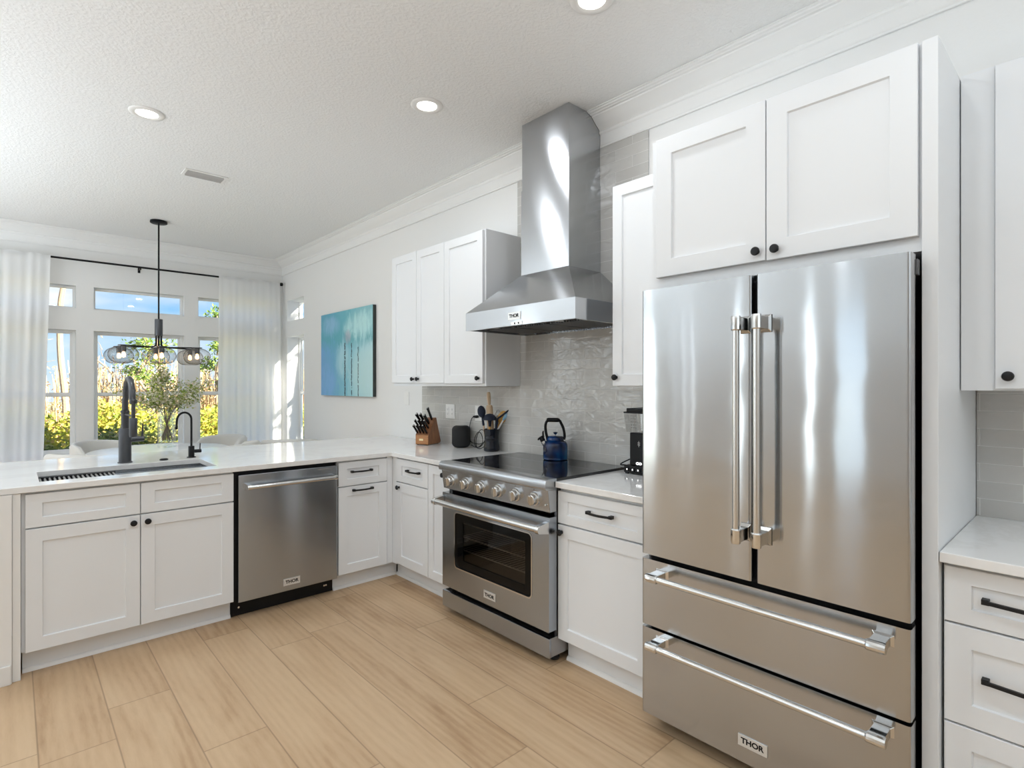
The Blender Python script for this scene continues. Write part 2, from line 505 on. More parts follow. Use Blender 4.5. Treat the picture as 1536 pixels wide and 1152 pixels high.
M['leaf_dark'] = leafmat('leaf_dark_teal', [(0.0, (0.01, 0.04, 0.05)), (0.6, (0.03, 0.10, 0.11)), (1.0, (0.16, 0.22, 0.08))])  # shadow on the foliage put into the dark teal leaf colours
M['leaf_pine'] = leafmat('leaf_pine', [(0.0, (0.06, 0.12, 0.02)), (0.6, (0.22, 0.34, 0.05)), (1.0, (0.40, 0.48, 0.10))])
M['reed'] = leafmat('dry_brush', [(0.0, (0.34, 0.22, 0.12)), (0.4, (0.60, 0.42, 0.24)), (0.8, (0.80, 0.64, 0.42)), (1.0, (0.62, 0.48, 0.14))], 0.2, 0.8)
M['leaf_vase'] = leafmat('leaf_vase', [(0.0, (0.16, 0.25, 0.05)), (0.6, (0.36, 0.44, 0.11)), (1.0, (0.56, 0.56, 0.20))])
M['blossom'] = leafmat('blossom', [(0.0, (0.86, 0.80, 0.64)), (0.7, (0.90, 0.88, 0.78)), (1.0, (0.84, 0.68, 0.50))], 0.5)
m, nt, b = new_mat('meadow_ground')
nt.links.new(ramp(nt, noise(nt, coords(nt), 1.3, 5), [(0.3, (0.10, 0.11, 0.05)), (0.6, (0.28, 0.24, 0.11))]), b.inputs['Base Color'])
b.inputs['Roughness'].default_value = 1.0
M['ground'] = m

# ------------------------------------------------------------------ mesh builder
class MB:
    def __init__(self, T=None):
        self.v, self.f, self.T = [], [], T

    def add(self, pts, faces):
        b0 = len(self.v)
        T = self.T
        for p in pts:
            self.v.append(tuple(T(*p)) if T else tuple(p))
        for f in faces:
            self.f.append(tuple(b0 + i for i in f))
        return self

    def box(self, x0, x1, y0, y1, z0, z1):
        p = [(x, y, z) for x in (x0, x1) for y in (y0, y1) for z in (z0, z1)]
        return self.add(p, [(0, 1, 3, 2), (4, 6, 7, 5), (0, 4, 5, 1), (2, 3, 7, 6), (0, 2, 6, 4), (1, 5, 7, 3)])

    def prism(self, poly, a, b, axis='y'):
        """poly: 2-D points; axis y -> (x,z) swept in y ; x -> (y,z) ; z -> (x,y)"""
        n = len(poly)
        def at(p, t):
            return {'y': (p[0], t, p[1]), 'x': (t, p[0], p[1]), 'z': (p[0], p[1], t)}[axis]
        pts = [at(p, a) for p in poly] + [at(p, b) for p in poly]
        fs = [tuple(range(n)), tuple(range(2 * n - 1, n - 1, -1))]
        for i in range(n):
            j = (i + 1) % n
            fs.append((i, j, n + j, n + i))
        return self.add(pts, fs)

    def lathe(self, prof, c=(0, 0, 0), seg=32, axis='z', closed=True):
        """prof: (r, h) pairs"""
        def at(r, h, a):
            x, y = r * math.cos(a), r * math.sin(a)
            p = {'z': (x, y, h), 'x': (h, x, y), 'y': (x, h, y)}[axis]
            return (c[0] + p[0], c[1] + p[1], c[2] + p[2])
        pts, rows = [], []
        for r, h in prof:
            if r < 1e-6:
                rows.append([len(pts)])
                pts.append(at(0, h, 0))
            else:
                rows.append(list(range(len(pts), len(pts) + seg)))
                pts += [at(r, h, 2 * PI * k / seg) for k in range(seg)]
        fs = []
        for A, B in zip(rows, rows[1:]):
            for k in range(seg):
                j = (k + 1) % seg
                if len(A) == 1 and len(B) == 1:
                    continue
                if len(A) == 1:
                    fs.append((A[0], B[k], B[j]))
                elif len(B) == 1:
                    fs.append((A[k], A[j], B[0]))
                else:
                    fs.append((A[k], A[j], B[j], B[k]))
        if closed:
            if len(rows[0]) > 1:
                fs.append(tuple(rows[0]))
            if len(rows[-1]) > 1:
                fs.append(tuple(rows[-1]))
        return self.add(pts, fs)

    def tube(self, path, r, seg=10, smooth=0, cap=True):
        P = [Vector(p) for p in path]
        if smooth:
            P = catmull(P, smooth)
        n = len(P)
        R = r if isinstance(r, (list, tuple)) else [r] * n
        if len(R) != n:
            R = [R[0] + (R[-1] - R[0]) * i / (n - 1) for i in range(n)]
        t = (P[1] - P[0]).normalized()
        up = Vector((0, 0, 1)) if abs(t.z) < 0.9 else Vector((1, 0, 0))
        nrm = t.cross(up).normalized()
        pts, fs = [], []
        for i in range(n):
            ti = (P[min(i + 1, n - 1)] - P[max(i - 1, 0)]).normalized()
            nrm = (nrm - ti * nrm.dot(ti)).normalized()
            bn = ti.cross(nrm)
            for k in range(seg):
                a = 2 * PI * k / seg
                pts.append(tuple(P[i] + (nrm * math.cos(a) + bn * math.sin(a)) * R[i]))
        for i in range(n - 1):
            for k in range(seg):
                j = (k + 1) % seg
                fs.append((i * seg + k, i * seg + j, (i + 1) * seg + j, (i + 1) * seg + k))
        if cap:
            fs.append(tuple(range(seg)))
            fs.append(tuple(range((n - 1) * seg, n * seg)))
        return self.add(pts, fs)

    def slab(self, us, vs, keep, w0, w1, at=None):
        """cells of a (u,v) grid where keep(uc,vc), thickness w0..w1 ; at(u,v,w)->xyz"""
        at = at or (lambda u, v, w: (u, v, w))
        us, vs = sorted(set(us)), sorted(set(vs))
        cells = set()
        for i in range(len(us) - 1):
            for j in range(len(vs) - 1):
                if keep((us[i] + us[i + 1]) / 2, (vs[j] + vs[j + 1]) / 2):
                    cells.add((i, j))
        idx, pts, fs = {}, [], []
        def vid(i, j, k):
            if (i, j, k) not in idx:
                idx[(i, j, k)] = len(pts)
                pts.append(at(us[i], vs[j], (w0, w1)[k]))
            return idx[(i, j, k)]
        for (i, j) in cells:
            fs.append([vid(i, j, 0), vid(i, j + 1, 0), vid(i + 1, j + 1, 0), vid(i + 1, j, 0)])
            fs.append([vid(i, j, 1), vid(i + 1, j, 1), vid(i + 1, j + 1, 1), vid(i, j + 1, 1)])
            for (di, dj, a, c) in ((-1, 0, (0, 0), (0, 1)), (1, 0, (1, 1), (1, 0)), (0, -1, (1, 0), (0, 0)), (0, 1, (0, 1), (1, 1))):
                if (i + di, j + dj) not in cells:
                    p, q = (i + a[0], j + a[1]), (i + c[0], j + c[1])
                    fs.append([vid(*p, 0), vid(*p, 1), vid(*q, 1), vid(*q, 0)])
        return self.add(pts, fs)

def catmull(P, k):
    out = []
    n = len(P)
    for i in range(n - 1):
        p0, p1, p2, p3 = P[max(i - 1, 0)], P[i], P[i + 1], P[min(i + 2, n - 1)]
        for s in range(k):
            t = s / k
            out.append(0.5 * ((2 * p1) + (p2 - p0) * t + (2 * p0 - 5 * p1 + 4 * p2 - p3) * t * t + (3 * p1 - p0 - 3 * p2 + p3) * t ** 3))
    out.append(P[-1])
    return out

OFF = {}

def link_mesh(name, mb, mat, parent=None, bevel=0.0, bseg=2, smooth=35, recalc=True):
    off = OFF.get(parent.name, Vector((0, 0, 0))) if parent else Vector((0, 0, 0))
    me = bpy.data.meshes.new(name)
    me.from_pydata([tuple(Vector(p) - off) for p in mb.v], [], mb.f)
    if recalc:
        bm = bmesh.new()
        bm.from_mesh(me)
        bmesh.ops.recalc_face_normals(bm, faces=bm.faces)
        bm.to_mesh(me)
        bm.free()
    me.materials.append(M[mat] if isinstance(mat, str) else mat)
    if smooth:
        me.polygons.foreach_set('use_smooth', [True] * len(me.polygons))
        me.set_sharp_from_angle(angle=math.radians(smooth))
    o = bpy.data.objects.new(name, me)
    COL.objects.link(o)
    if parent:
        o.parent = parent
        OFF[o.name] = off
    if bevel:
        md = o.modifiers.new('edge', 'BEVEL')
        md.width = bevel
        md.segments = bseg
        md.limit_method = 'ANGLE'
        md.angle_limit = math.radians(40)
    return o

def tag(o, label, cat, group=None, kind=None):
    o['label'] = label
    o['category'] = cat
    if group:
        o['group'] = group
    if kind:
        o['kind'] = kind
    return o

def thing(name, label, cat, loc=(0, 0, 0), group=None, kind=None):
    o = bpy.data.objects.new(name, None)
    COL.objects.link(o)
    o.location = loc
    o.empty_display_size = 0.05
    OFF[o.name] = Vector(loc)
    return tag(o, label, cat, group, kind)

def struct(name, mb, mat, label=None, cat=None, parent=None, **kw):
    o = link_mesh(name, mb, mat, parent, **kw)
    if parent is None:
        o['kind'] = 'structure'
        if label:
            o['label'] = label
            o['category'] = cat
    return o

def copy_tree(root, loc, rz=None, label=None, group=None, scale=None):
    r = root.copy()
    COL.objects.link(r)
    r.location = loc
    if rz is not None:
        r.rotation_euler = (0, 0, rz)
    if scale:
        r.scale = (scale,) * 3
    if label:
        r['label'] = label
    if group:
        r['group'] = group
    for ch in list(root.children):
        c = ch.copy()
        COL.objects.link(c)
        c.parent = r
        for g in list(ch.children):
            d = g.copy()
            COL.objects.link(d)
            d.parent = c
    return r

def text_part(name, s, mat, parent, origin, ux, uz, height, width=0.078, bold=0.03):
    """raised lettering: origin = left baseline point, ux = reading direction, uz = up"""
    cu = bpy.data.curves.new(name, 'FONT')
    cu.body = s
    cu.size = 1.0
    cu.offset = bold
    cu.extrude = 0.02
    tmp = bpy.data.objects.new(name + '_curve', cu)
    COL.objects.link(tmp)
    dg = bpy.context.evaluated_depsgraph_get()
    me0 = bpy.data.meshes.new_from_object(tmp.evaluated_get(dg))
    bpy.data.objects.remove(tmp)
    bpy.data.curves.remove(cu)
    xs = [v.co.x for v in me0.vertices]
    ys = [v.co.y for v in me0.vertices]
    hh = max(ys) - min(ys)
    k = height / hh
    stretch = width / ((max(xs) - min(xs)) * k)
    ux, uz = Vector(ux).normalized(), Vector(uz).normalized()
    un = ux.cross(uz)
    mb = MB()
    mb.v = [tuple(Vector(origin) + ux * ((v.co.x - min(xs)) * k * stretch) + uz * ((v.co.y - min(ys)) * k) + un * (v.co.z * k)) for v in me0.vertices]
    mb.f = [tuple(p.vertices) for p in me0.polygons]
    width = (max(xs) - min(xs)) * k * stretch
    bpy.data.meshes.remove(me0)
    o = link_mesh(name, mb, mat, parent, smooth=0)
    return o, width

def TX(xf):      # fronts facing -X: (u along y, w depth into +X, z)
    return lambda u, w, z: (xf + w, u, z)

def TY(yf):      # fronts facing -Y: (u along x, w depth into +Y, z)
    return lambda u, w, z: (u, yf + w, z)

# ------------------------------------------------------------------ key dimensions
XW, YW, CEIL = 2.65, 7.42, 3.02
XT = 2.64                      # tile face
CT, CTB = 0.915, 0.885         # worktop top, underside
WIN = [(-0.355, 0.501), (0.652, 1.508), (1.656, 2.512)]
ZL0, ZL1, ZT0, ZT1 = 0.655, 1.977, 2.209, 2.450
SY0, SY1 = 6.69, 7.242         # side window in the range wall

# ------------------------------------------------------------------ shell
mb = MB().box(-4.6, XW + 0.20, -3.7, YW + 0.14, -0.12, 0.0)
struct('floor', mb, 'oak', 'light oak plank floor running under the kitchen cabinets', 'floor', smooth=0)
mb = MB().box(-4.6, XW + 0.20, -3.7, YW + 0.14, CEIL, CEIL + 0.14)
struct('ceiling', mb, 'ceiling', 'white knockdown textured ceiling', 'ceiling', smooth=0)

def hole(rects):
    return lambda u, v: not any(a < u < b and c < v < d for a, b, c, d in rects)

rects = [(a, b, ZL0, ZL1) for a, b in WIN] + [(a, b, ZT0, ZT1) for a, b in WIN] + [q[:4] for q in FAR_OPENINGS]
us = [-4.6, XW + 0.20] + [x for r in rects for x in r[:2]]
vs = [0, CEIL] + [z for r in rects for z in r[2:]]
mb = MB().slab(us, vs, hole(rects), YW, YW + 0.14, lambda u, v, w: (u, w, v))
struct('wall_far', mb, 'wall', 'white far wall with windows and small transoms', 'wall', smooth=0)
rects = [(SY0, SY1, 0.45, 2.015), (SY0, SY1, 2.219, 2.487)]
us = [-3.7, YW] + [SY0, SY1]
vs = [0, CEIL] + [z for r in rects for z in r[2:]]
mb = MB().slab(us, vs, hole(rects), XW, XW + 0.20, lambda u, v, w: (w, u, v))
struct('wall_right', mb, 'wall', 'white wall behind the range and fridge', 'wall', smooth=0)
rects = list(LEFT_OPENINGS)
us = [-3.7, YW] + [x for r in rects for x in r[:2]]
vs = [0, CEIL] + [z for r in rects for z in r[2:]]
mb = MB().slab(us, vs, hole(rects), -4.6, -4.575, lambda u, v, w: (w, u, v))
struct('wall_left', mb, 'wall', 'white wall across the room from the range', 'wall', smooth=0)
rects = []
us = [-4.6, XW + 0.20]
vs = [0, CEIL]
mb = MB().slab(us, vs, hole(rects), -3.7, -3.56, lambda u, v, w: (u, w, v))
struct('wall_near', mb, 'wall', 'white wall behind the viewpoint', 'wall', smooth=0)

# crown mouldings: profile given as (distance from wall, z)
CROWN = [(0.002, 2.835), (0.012, 2.835), (0.016, 2.842), (0.012, 2.850), (0.011, 2.857), (0.011, 2.912), (0.019, 2.918), (0.022, 2.928), (0.018, 2.936),
         (0.030, 2.948), (0.046, 2.958), (0.066, 2.972), (0.084, 2.990), (0.092, 2.994), (0.094, 3.001), (0.108, 3.002), (0.112, 3.006), (0.126, 3.007), (0.130, 3.012), (0.142, 3.013), (0.142, CEIL - 0.001), (0.002, CEIL - 0.001)]
def crown(a, b):
    mb = MB()
    mb.prism([(XW - d, z) for d, z in CROWN], a, b, 'y')
    return mb
struct('trim_1', crown(-3.55, 2.0905), 'trim', 'white stepped crown moulding above the fridge cabinets', 'crown moulding', smooth=25)
struct('trim_2', crown(2.4815, YW - 0.004), 'trim', 'white stepped crown moulding from hood chimney to corner', 'crown moulding', smooth=25)
mb = MB().prism([(YW - d, z) for d, z in CROWN], -4.45, XW - 0.012, 'x')
struct('trim_3', mb, 'trim', 'white crown moulding above the far windows', 'crown moulding', smooth=25)
# baseboards far side
mb = MB().prism([(YW - 0.002, 0.0), (YW - 0.016, 0.0), (YW - 0.016, 0.115), (YW - 0.010, 0.13), (YW - 0.002, 0.13)], -4.45, XW - 0.002, 'x')
struct('baseboard_far', mb, 'trim', smooth=25)
mb = MB().prism([(XW - 0.002, 0.0), (XW - 0.016, 0.0), (XW - 0.016, 0.115), (XW - 0.010, 0.13), (XW - 0.002, 0.13)], 4.66, YW - 0.02, 'y')
struct('baseboard_right', mb, 'trim', smooth=25)

# windows
def window(n, label, at, u0, u1, z0, z1, double):
    """at(u, w, z): w = depth measured from the room face outwards"""
    d0, d1 = 0.085, 0.128
    fw = min(0.022, (u1 - u0) * 0.06)
    fr = MB(at).slab([u0, u0 + fw, u1 - fw, u1], [z0, z0 + 0.022, z1 - 0.022, z1],
                     hole([(u0 + fw, u1 - fw, z0 + 0.022, z1 - 0.022)]), d0, d1, lambda u, v, w: (u, w, v))
    o = struct('window_%d' % n, fr, 'vinyl', label, 'window', smooth=0, bevel=0.002)
    a, b_, c, d = u0 + 0.022, u1 - 0.022, z0 + 0.022, z1 - 0.022
    if min(u1 - u0, z1 - z0) < 0.09:
        return o
    if double:
        zm = 1.29
        s1 = MB(at).slab([a, a + 0.022, b_ - 0.022, b_], [zm - 0.022, zm + 0.012, d - 0.014, d], hole([(a + 0.022, b_ - 0.022, zm + 0.012, d - 0.014)]), 0.108, 0.124, lambda u, v, w: (u, w, v))
        link_mesh('upper_sash', s1, 'vinyl', o, smooth=0)
        s2 = MB(at).slab([a, a + 0.022, b_ - 0.022, b_], [c, c + 0.03, zm - 0.016, zm + 0.022], hole([(a + 0.022, b_ - 0.022, c + 0.03, zm - 0.016)]), 0.090, 0.106, lambda u, v, w: (u, w, v))
        link_mesh('lower_sash', s2, 'vinyl', o, smooth=0)
        link_mesh('pane', MB(at).box(a + 0.02, b_ - 0.02, 0.115, 0.117, zm + 0.01, d - 0.012), 'pane', o, smooth=0)
        link_mesh('pane', MB(at).box(a + 0.02, b_ - 0.02, 0.097, 0.099, c + 0.028, zm - 0.014), 'pane', o, smooth=0)
    else:
        link_mesh('pane', MB(at).box(a - 0.004, b_ + 0.004, 0.106, 0.108, c - 0.004, d + 0.004), 'pane', o, smooth=0)
    return o

far_at = lambda u, w, z: (u, YW + w, z)
side_at = lambda u, w, z: (XW + 0.068 + w, u, z)
names = ['left', 'centre', 'right']
k = 1
desc = ['tall window half behind the left curtain', 'tall central window behind the faucet', 'tall window partly behind the right curtain']
desc2 = ['small transom above the left window, tree trunk beyond', 'wide transom above the central window', 'small transom above the right window']
for i, (a, b_) in enumerate(WIN):
    window(k, 'white double-hung ' + desc[i], far_at, a, b_, ZL0, ZL1, True)
    k += 1
    window(k, 'white ' + desc2[i], far_at, a, b_, ZT0, ZT1, False)
    k += 1
window(k, 'deep-set side window in the painting wall, sunlit reveal', side_at, SY0, SY1, 0.45, 2.015, True)
window(k + 1, 'small transom high in the painting wall near the corner', side_at, SY0, SY1, 2.219, 2.487, False)
k += 2
# frames and panes of the unseen openings, shaped for their reflections
for (y0, y1, z0, z1) in LEFT_OPENINGS:
    at = lambda u, w, z: (-4.50 - w, u, z)
    window(k, 'tall glazed opening across the room', at, y0, y1, z0, z1, False)
    k += 1
for q in FAR_OPENINGS:
    window(k, 'tall living room window left of the view', far_at, *q[:4], False)
    k += 1

# ------------------------------------------------------------------ tile backsplashes
us = [1.753, 1.308, 2.745, 2.812, 2.83, 4.05]
def keep(u, v):
    return (1.308 < u < 1.753 and v < 1.383) or (1.753 < u < 2.812) or (2.812 < u < 2.83) or (u > 2.83 and v < 1.384)
mb = MB().slab([1.308, 1.753, 2.83, 4.05], [CT, 1.384, 2.834], lambda u, v: (1.753 < u < 2.83) or v < 1.384, XT, XW - 0.0015, lambda u, v, w: (w, u, v))
o = struct('backsplash', mb, 'tile', 'glossy grey handmade subway tile wall behind the range, rising to the crown', 'backsplash', smooth=0)
mb = MB().slab([-1.2, 0.333], [CT, 1.379], lambda u, v: True, XT, XW - 0.0015, lambda u, v, w: (w, u, v))
o = struct('backsplash', mb, 'tile', 'grey subway tile backsplash right of the fridge under a wall cabinet', 'backsplash', smooth=0)

# ------------------------------------------------------------------ cabinet helpers
def shaker(T, u0, u1, z0, z1, rail=0.062, th=0.02, rec=0.009, railz=None):
    railz = railz or rail
    mb = MB(T)
    a, b_, c, d = u0 + rail, u1 - rail, z0 + railz, z1 - railz
    s = 0.003
    def ring(u0, u1, z0, z1, w):
        return [(u0, w, z0), (u1, w, z0), (u1, w, z1), (u0, w, z1)]
    pts = ring(u0 + 0.0015, u1 - 0.0015, z0 + 0.0015, z1 - 0.0015, 0) + ring(a, b_, c, d, 0) + ring(a + s, b_ - s, c + s, d - s, rec) + ring(u0, u1, z0, z1, 0.0015) + ring(u0, u1, z0, z1, th)
    fs = []
    for i in range(4):
        j = (i + 1) % 4
        fs.append((i, j, 4 + j, 4 + i))
        fs.append((4 + i, 4 + j, 8 + j, 8 + i))
        fs.append((i, j, 12 + j, 12 + i))
        fs.append((12 + i, 12 + j, 16 + j, 16 + i))
    fs.append((8, 9, 10, 11))
    fs.append((16, 17, 18, 19))
    mb.add(pts, fs)
    return mb

def knob_mb(T, u, z, r=0.0155):
    mb = MB(lambda x, y, h: T(u + x, -h, z + y))
    mb.lathe([(0.009, 0.0), (0.007, 0.004), (0.0055, 0.010), (0.008, 0.015), (r, 0.017), (r, 0.021), (r * 0.86, 0.025), (r * 0.4, 0.027), (0, 0.0272)], seg=24)
    return mb

def pull_mb(T, u0, u1, z, d=0.032):
    """flat footed bow pull along u"""
    mb = MB(T)
    L = u1 - u0
    s = 1 if L > 0 else -1
    a, b_ = min(u0, u1), max(u0, u1)
    for c in (a, b_ - 0.017):
        mb.box(c, c + 0.017, -d * 0.72, 0, z - 0.0075, z + 0.0075)
    n = 14
    pts, fs = [], []
    for i in range(n + 1):
        t = i / n
        u = a + 0.003 + (b_ - a - 0.006) * t
        bow = -d * 0.66 - d * 0.40 * math.sin(PI * t)
        hw = 0.0052
        pts += [(u, bow - 0.0045, z - hw), (u, bow - 0.0045, z + hw), (u, bow + 0.0045, z + hw), (u, bow + 0.0045, z - hw)]
    for i in range(n):
        q = i * 4
        for k in range(4):
            j = (k + 1) % 4
            fs.append((q + k, q + j, q + 4 + j, q + 4 + k))
    fs += [(0, 1, 2, 3), (n * 4, n * 4 + 1, n * 4 + 2, n * 4 + 3)]
    mb.add(pts, fs)
    return mb

def door(T, parent, u0, u1, z0, z1, knob=None, pull=None, name='door', rail=0.062, railz=None):
    o = link_mesh(name, shaker(T, u0, u1, z0, z1, rail, railz=railz), 'cabinet', parent, smooth=0)
    if knob:
        link_mesh('knob', knob_mb(T, *knob), 'knob_black', o)
    if pull:
        link_mesh('handle', pull_mb(T, *pull), 'knob_black', o, bevel=0.001)
    return o

def toe(mb_T, u0, u1, parent, wt=0.09):
    t = MB(mb_T).box(u0, u1, wt, wt + 0.015, 0.0, 0.118)
    o = link_mesh('toe_kick', t, 'cabinet', parent, smooth=0)
    s = MB(mb_T)
    prof = [(wt - 0.001, 0.0), (wt - 0.015, 0.0), (wt - 0.0145, 0.007), (wt - 0.012, 0.013), (wt - 0.007, 0.018), (wt - 0.001, 0.02)]
    n = len(prof)
    pts = [(u0, w, z) for w, z in prof] + [(u1, w, z) for w, z in prof]
    fs = [tuple(range(n)), tuple(range(n, 2 * n))] + [(i, (i + 1) % n, n + (i + 1) % n, n + i) for i in range(n)]
    s.add(pts, fs)
    link_mesh('shoe_moulding', s, 'trim', o, smooth=40)
    return o

PY = TY(3.465 + 0.018)         # peninsula door faces (y = 3.483)
RX = TX(2.020)                 # range wall door faces

# --- peninsula ------------------------------------------------------
t = thing('sink_base_cabinet', 'white double-door base cabinet under the sink', 'cabinet', (0.505, 3.8, 0))
link_mesh('body', MB().box(0.0315, 0.963, 3.505, 4.10, 0.118, 0.64).box(0.0315, 0.963, 3.505, 3.53, 0.64, 0.883).box(0.0315, 0.058, 3.53, 4.10, 0.64, 0.883).box(0.945, 0.963, 3.53, 4.10, 0.64, 0.883), 'cabinet', t, smooth=0)
door(PY, t, 0.046, 0.503, 0.118, 0.705, knob=(0.473, 0.668))
door(PY, t, 0.507, 0.963, 0.118, 0.705, knob=(0.536, 0.668))
door(PY, t, 0.046, 0.503, 0.712, 0.873, name='drawer_front', rail=0.062, railz=0.045)
door(PY, t, 0.507, 0.963, 0.712, 0.873, name='drawer_front', rail=0.062, railz=0.045)
toe(PY, 0.036, 0.965, t, 0.082)

t = thing('pull_out_cabinet', 'narrow white base cabinet with two black pulls beside the dishwasher', 'cabinet', (1.8, 3.8, 0))
link_mesh('body', MB().box(1.608, 2.016, 3.505, 4.10, 0.118, 0.883), 'cabinet', t, smooth=0)
door(PY, t, 1.612, 1.975, 0.712, 0.873, pull=(1.697, 1.855, 0.806), name='drawer', railz=0.045)
door(PY, t, 1.612, 1.975, 0.118, 0.705, pull=(1.709, 1.862, 0.679))
link_mesh('filler', MB().box(1.978, 2.022, 3.488, 3.503, 0.118, 0.883), 'cabinet', t, smooth=0)
toe(PY, 1.606, 2.10, t, 0.082)

t = thing('peninsula_end_panel', 'white end panel at the open end of the peninsula', 'end panel', (-0.15, 3.8, 0))
link_mesh('panel', MB().box(-0.36, -0.001, 3.462, 4.12, 0.0, 0.883), 'trim', t, smooth=0)
link_mesh('corner_stile', MB().box(0.0, 0.030, 3.474, 4.12, 0.0, 0.883), 'trim', t, smooth=0, bevel=0.002)
link_mesh('base_trim', MB().box(-0.36, -0.004, 3.452, 3.461, 0.0, 0.09), 'trim', t, smooth=0, bevel=0.003)
t = tag(link_mesh('peninsula_back_panel', MB().box(-0.36, XW - 0.03, 4.125, 4.145, 0.0, 0.883), 'cabinet', smooth=0), 'white back panel of the peninsula facing the dining table', 'panel')

# --- range wall base cabinets -------------------------------------------
t = thing('corner_base_cabinet', 'white corner base cabinet with one drawer and one door', 'cabinet', (2.3, 3.2, 0))
link_mesh('body', MB().box(2.042, 2.636, 3.030, 3.500, 0.118, 0.883), 'cabinet', t, smooth=0)
door(RX, t, 3.032, 3.428, 0.712, 0.873, pull=(3.117, 3.277, 0.803), name='drawer', railz=0.045)
door(RX, t, 3.032, 3.428, 0.128, 0.705, knob=(3.392, 0.672))
link_mesh('filler', MB(RX).box(3.431, 3.503, 0.004, 0.018, 0.118, 0.883), 'cabinet', t, smooth=0)
toe(RX, 3.028, 3.55, t, 0.082)
t = thing('slim_base_cabinet', 'slim white single-door base cabinet squeezed between corner cabinet and range', 'cabinet', (2.3, 2.88, 0))
link_mesh('body', MB().box(2.042, 2.636, 2.786, 3.026, 0.118, 0.883), 'cabinet', t, smooth=0)
door(RX, t, 2.788, 3.026, 0.128, 0.873, knob=(2.845, 0.826), rail=0.055)
toe(RX, 2.784, 3.027, t, 0.082)
t = thing('base_cabinet', 'white base cabinet with drawer and door between range and fridge', 'cabinet', (2.3, 1.6, 0))
link_mesh('body', MB().box(2.042, 2.636, 1.330, 1.8685, 0.118, 0.883), 'cabinet', t, smooth=0)
door(RX, t, 1.334, 1.868, 0.707, 0.866, pull=(1.521, 1.673, 0.794), name='drawer', railz=0.045)
door(RX, t, 1.334, 1.868, 0.126, 0.699, knob=(1.842, 0.664))
toe(RX, 1.330, 1.862, t, 0.072)
t = thing('drawer_base_cabinet', 'white base cabinet with stacked drawers right of the fridge', 'cabinet', (2.3, 0.0, 0))
link_mesh('body', MB().box(2.042, 2.636, -0.36, 0.3325, 0.118, 0.883), 'cabinet', t, smooth=0)
for z0, z1, hz in ((0.710, 0.870, 0.792), (0.420, 0.704, 0.569), (0.128, 0.414, 0.30)):
    door(RX, t, -0.356, 0.3285, z0, z1, pull=(-0.05, 0.243, hz), name='drawer', rail=0.062, railz=0.045 if z0 > 0.6 else 0.062)
toe(RX, -0.36, 0.3325, t, 0.082)
t = thing('drawer_base_cabinet', 'white base cabinet beyond the right edge of the stacked drawers', 'cabinet', (2.3, -0.8, 0))
link_mesh('body', MB().box(2.042, 2.636, -1.2, -0.364, 0.118, 0.883), 'cabinet', t, smooth=0)
door(RX, t, -1.196, -0.368, 0.128, 0.870, knob=(-0.42, 0.8))

# --- worktops -----------------------------------------------------------
SINK = (0.101, 0.903, 3.595, 4.012)
def keep(u, v):
    if SINK[0] < u < SINK[1] and SINK[2] < v < SINK[3]:
        return False
    return v > 3.465 or (u > 2.0 and v > 2.748)
mb = MB().slab([-0.38, SINK[0], SINK[1], 2.0, XT - 0.0005], [2.783, 3.465, SINK[2], SINK[3], 4.05, 4.63], keep, CTB, CT)
o = tag(link_mesh('worktop', mb, 'quartz', smooth=0, bevel=0.0025), 'white quartz worktop wrapping the peninsula and corner', 'worktop')
mb = MB().box(2.0, XT - 0.0005, 1.308, 1.868, CTB, CT)
o = tag(link_mesh('worktop', mb, 'quartz', smooth=0, bevel=0.0025), 'short white quartz worktop between range and fridge', 'worktop')
mb = MB().box(1.984, XT - 0.0005, -1.2, 0.334, CTB, CT)
o = tag(link_mesh('worktop', mb, 'quartz', smooth=0, bevel=0.0025), 'white quartz worktop on the drawers right of the fridge', 'worktop')

# --- wall cabinets ------------------------------------------------------
UX = TX(2.305)
t = thing('wall_cabinet', 'white two-door wall cabinet farthest left, beside the painting', 'cabinet', (2.48, 3.6, 1.39))
link_mesh('body', MB().box(2.327, XW - 0.002, 3.250, 3.985, 1.388, 2.436), 'cabinet', t, smooth=0)
door(UX, t, 3.620, 3.982, 1.412, 2.432, knob=(3.657, 1.441), rail=0.058)
door(UX, t, 3.253, 3.616, 1.410, 2.430, knob=(3.588, 1.441), rail=0.058)
t = thing('wall_cabinet', 'white single-door wall cabinet left of the hood', 'cabinet', (2.48, 3.0, 1.39))
link_mesh('body', MB().box(2.327, XW - 0.012, 2.800, 3.2475, 1.388, 2.436), 'cabinet', t, smooth=0)
door(UX, t, 2.812, 3.2475, 1.406, 2.428, knob=(2.852, 1.441), rail=0.058)
t = thing('wall_cabinet', 'narrow white wall cabinet right of the hood, half behind the fridge', 'cabinet', (2.48, 1.5, 1.39))
link_mesh('body', MB().box(2.327, XT - 0.001, 1.310, 1.736, 1.385, 2.432), 'cabinet', t, smooth=0)
door(UX, t, 1.312, 1.746, 1.392, 2.427, knob=(1.722, 1.436), rail=0.058)
t = thing('wall_cabinet', 'white wall cabinet high at the right edge, beyond the fridge panel', 'cabinet', (2.48, 0.0, 1.38))
link_mesh('body', MB().box(2.322, XW - 0.012, -0.30, 0.3325, 1.380, 2.418), 'cabinet', t, smooth=0, bevel=0.001)
link_mesh('filler', MB().box(2.318, 2.3215, 0.249, 0.3325, 1.380, 2.418), 'cabinet', t, smooth=0)
door(TX(2.301), t, -0.296, 0.246, 1.386, 2.412, knob=(0.214, 1.425), rail=0.18)
FX = TX(1.978)
t = thing('fridge_cabinet', 'white two-door cabinet above the refrigerator', 'cabinet', (2.3, 0.83, 1.80))
link_mesh('body', MB().box(2.000, XW - 0.002, 0.378, 1.304, 1.797, 2.418), 'cabinet', t, smooth=0)
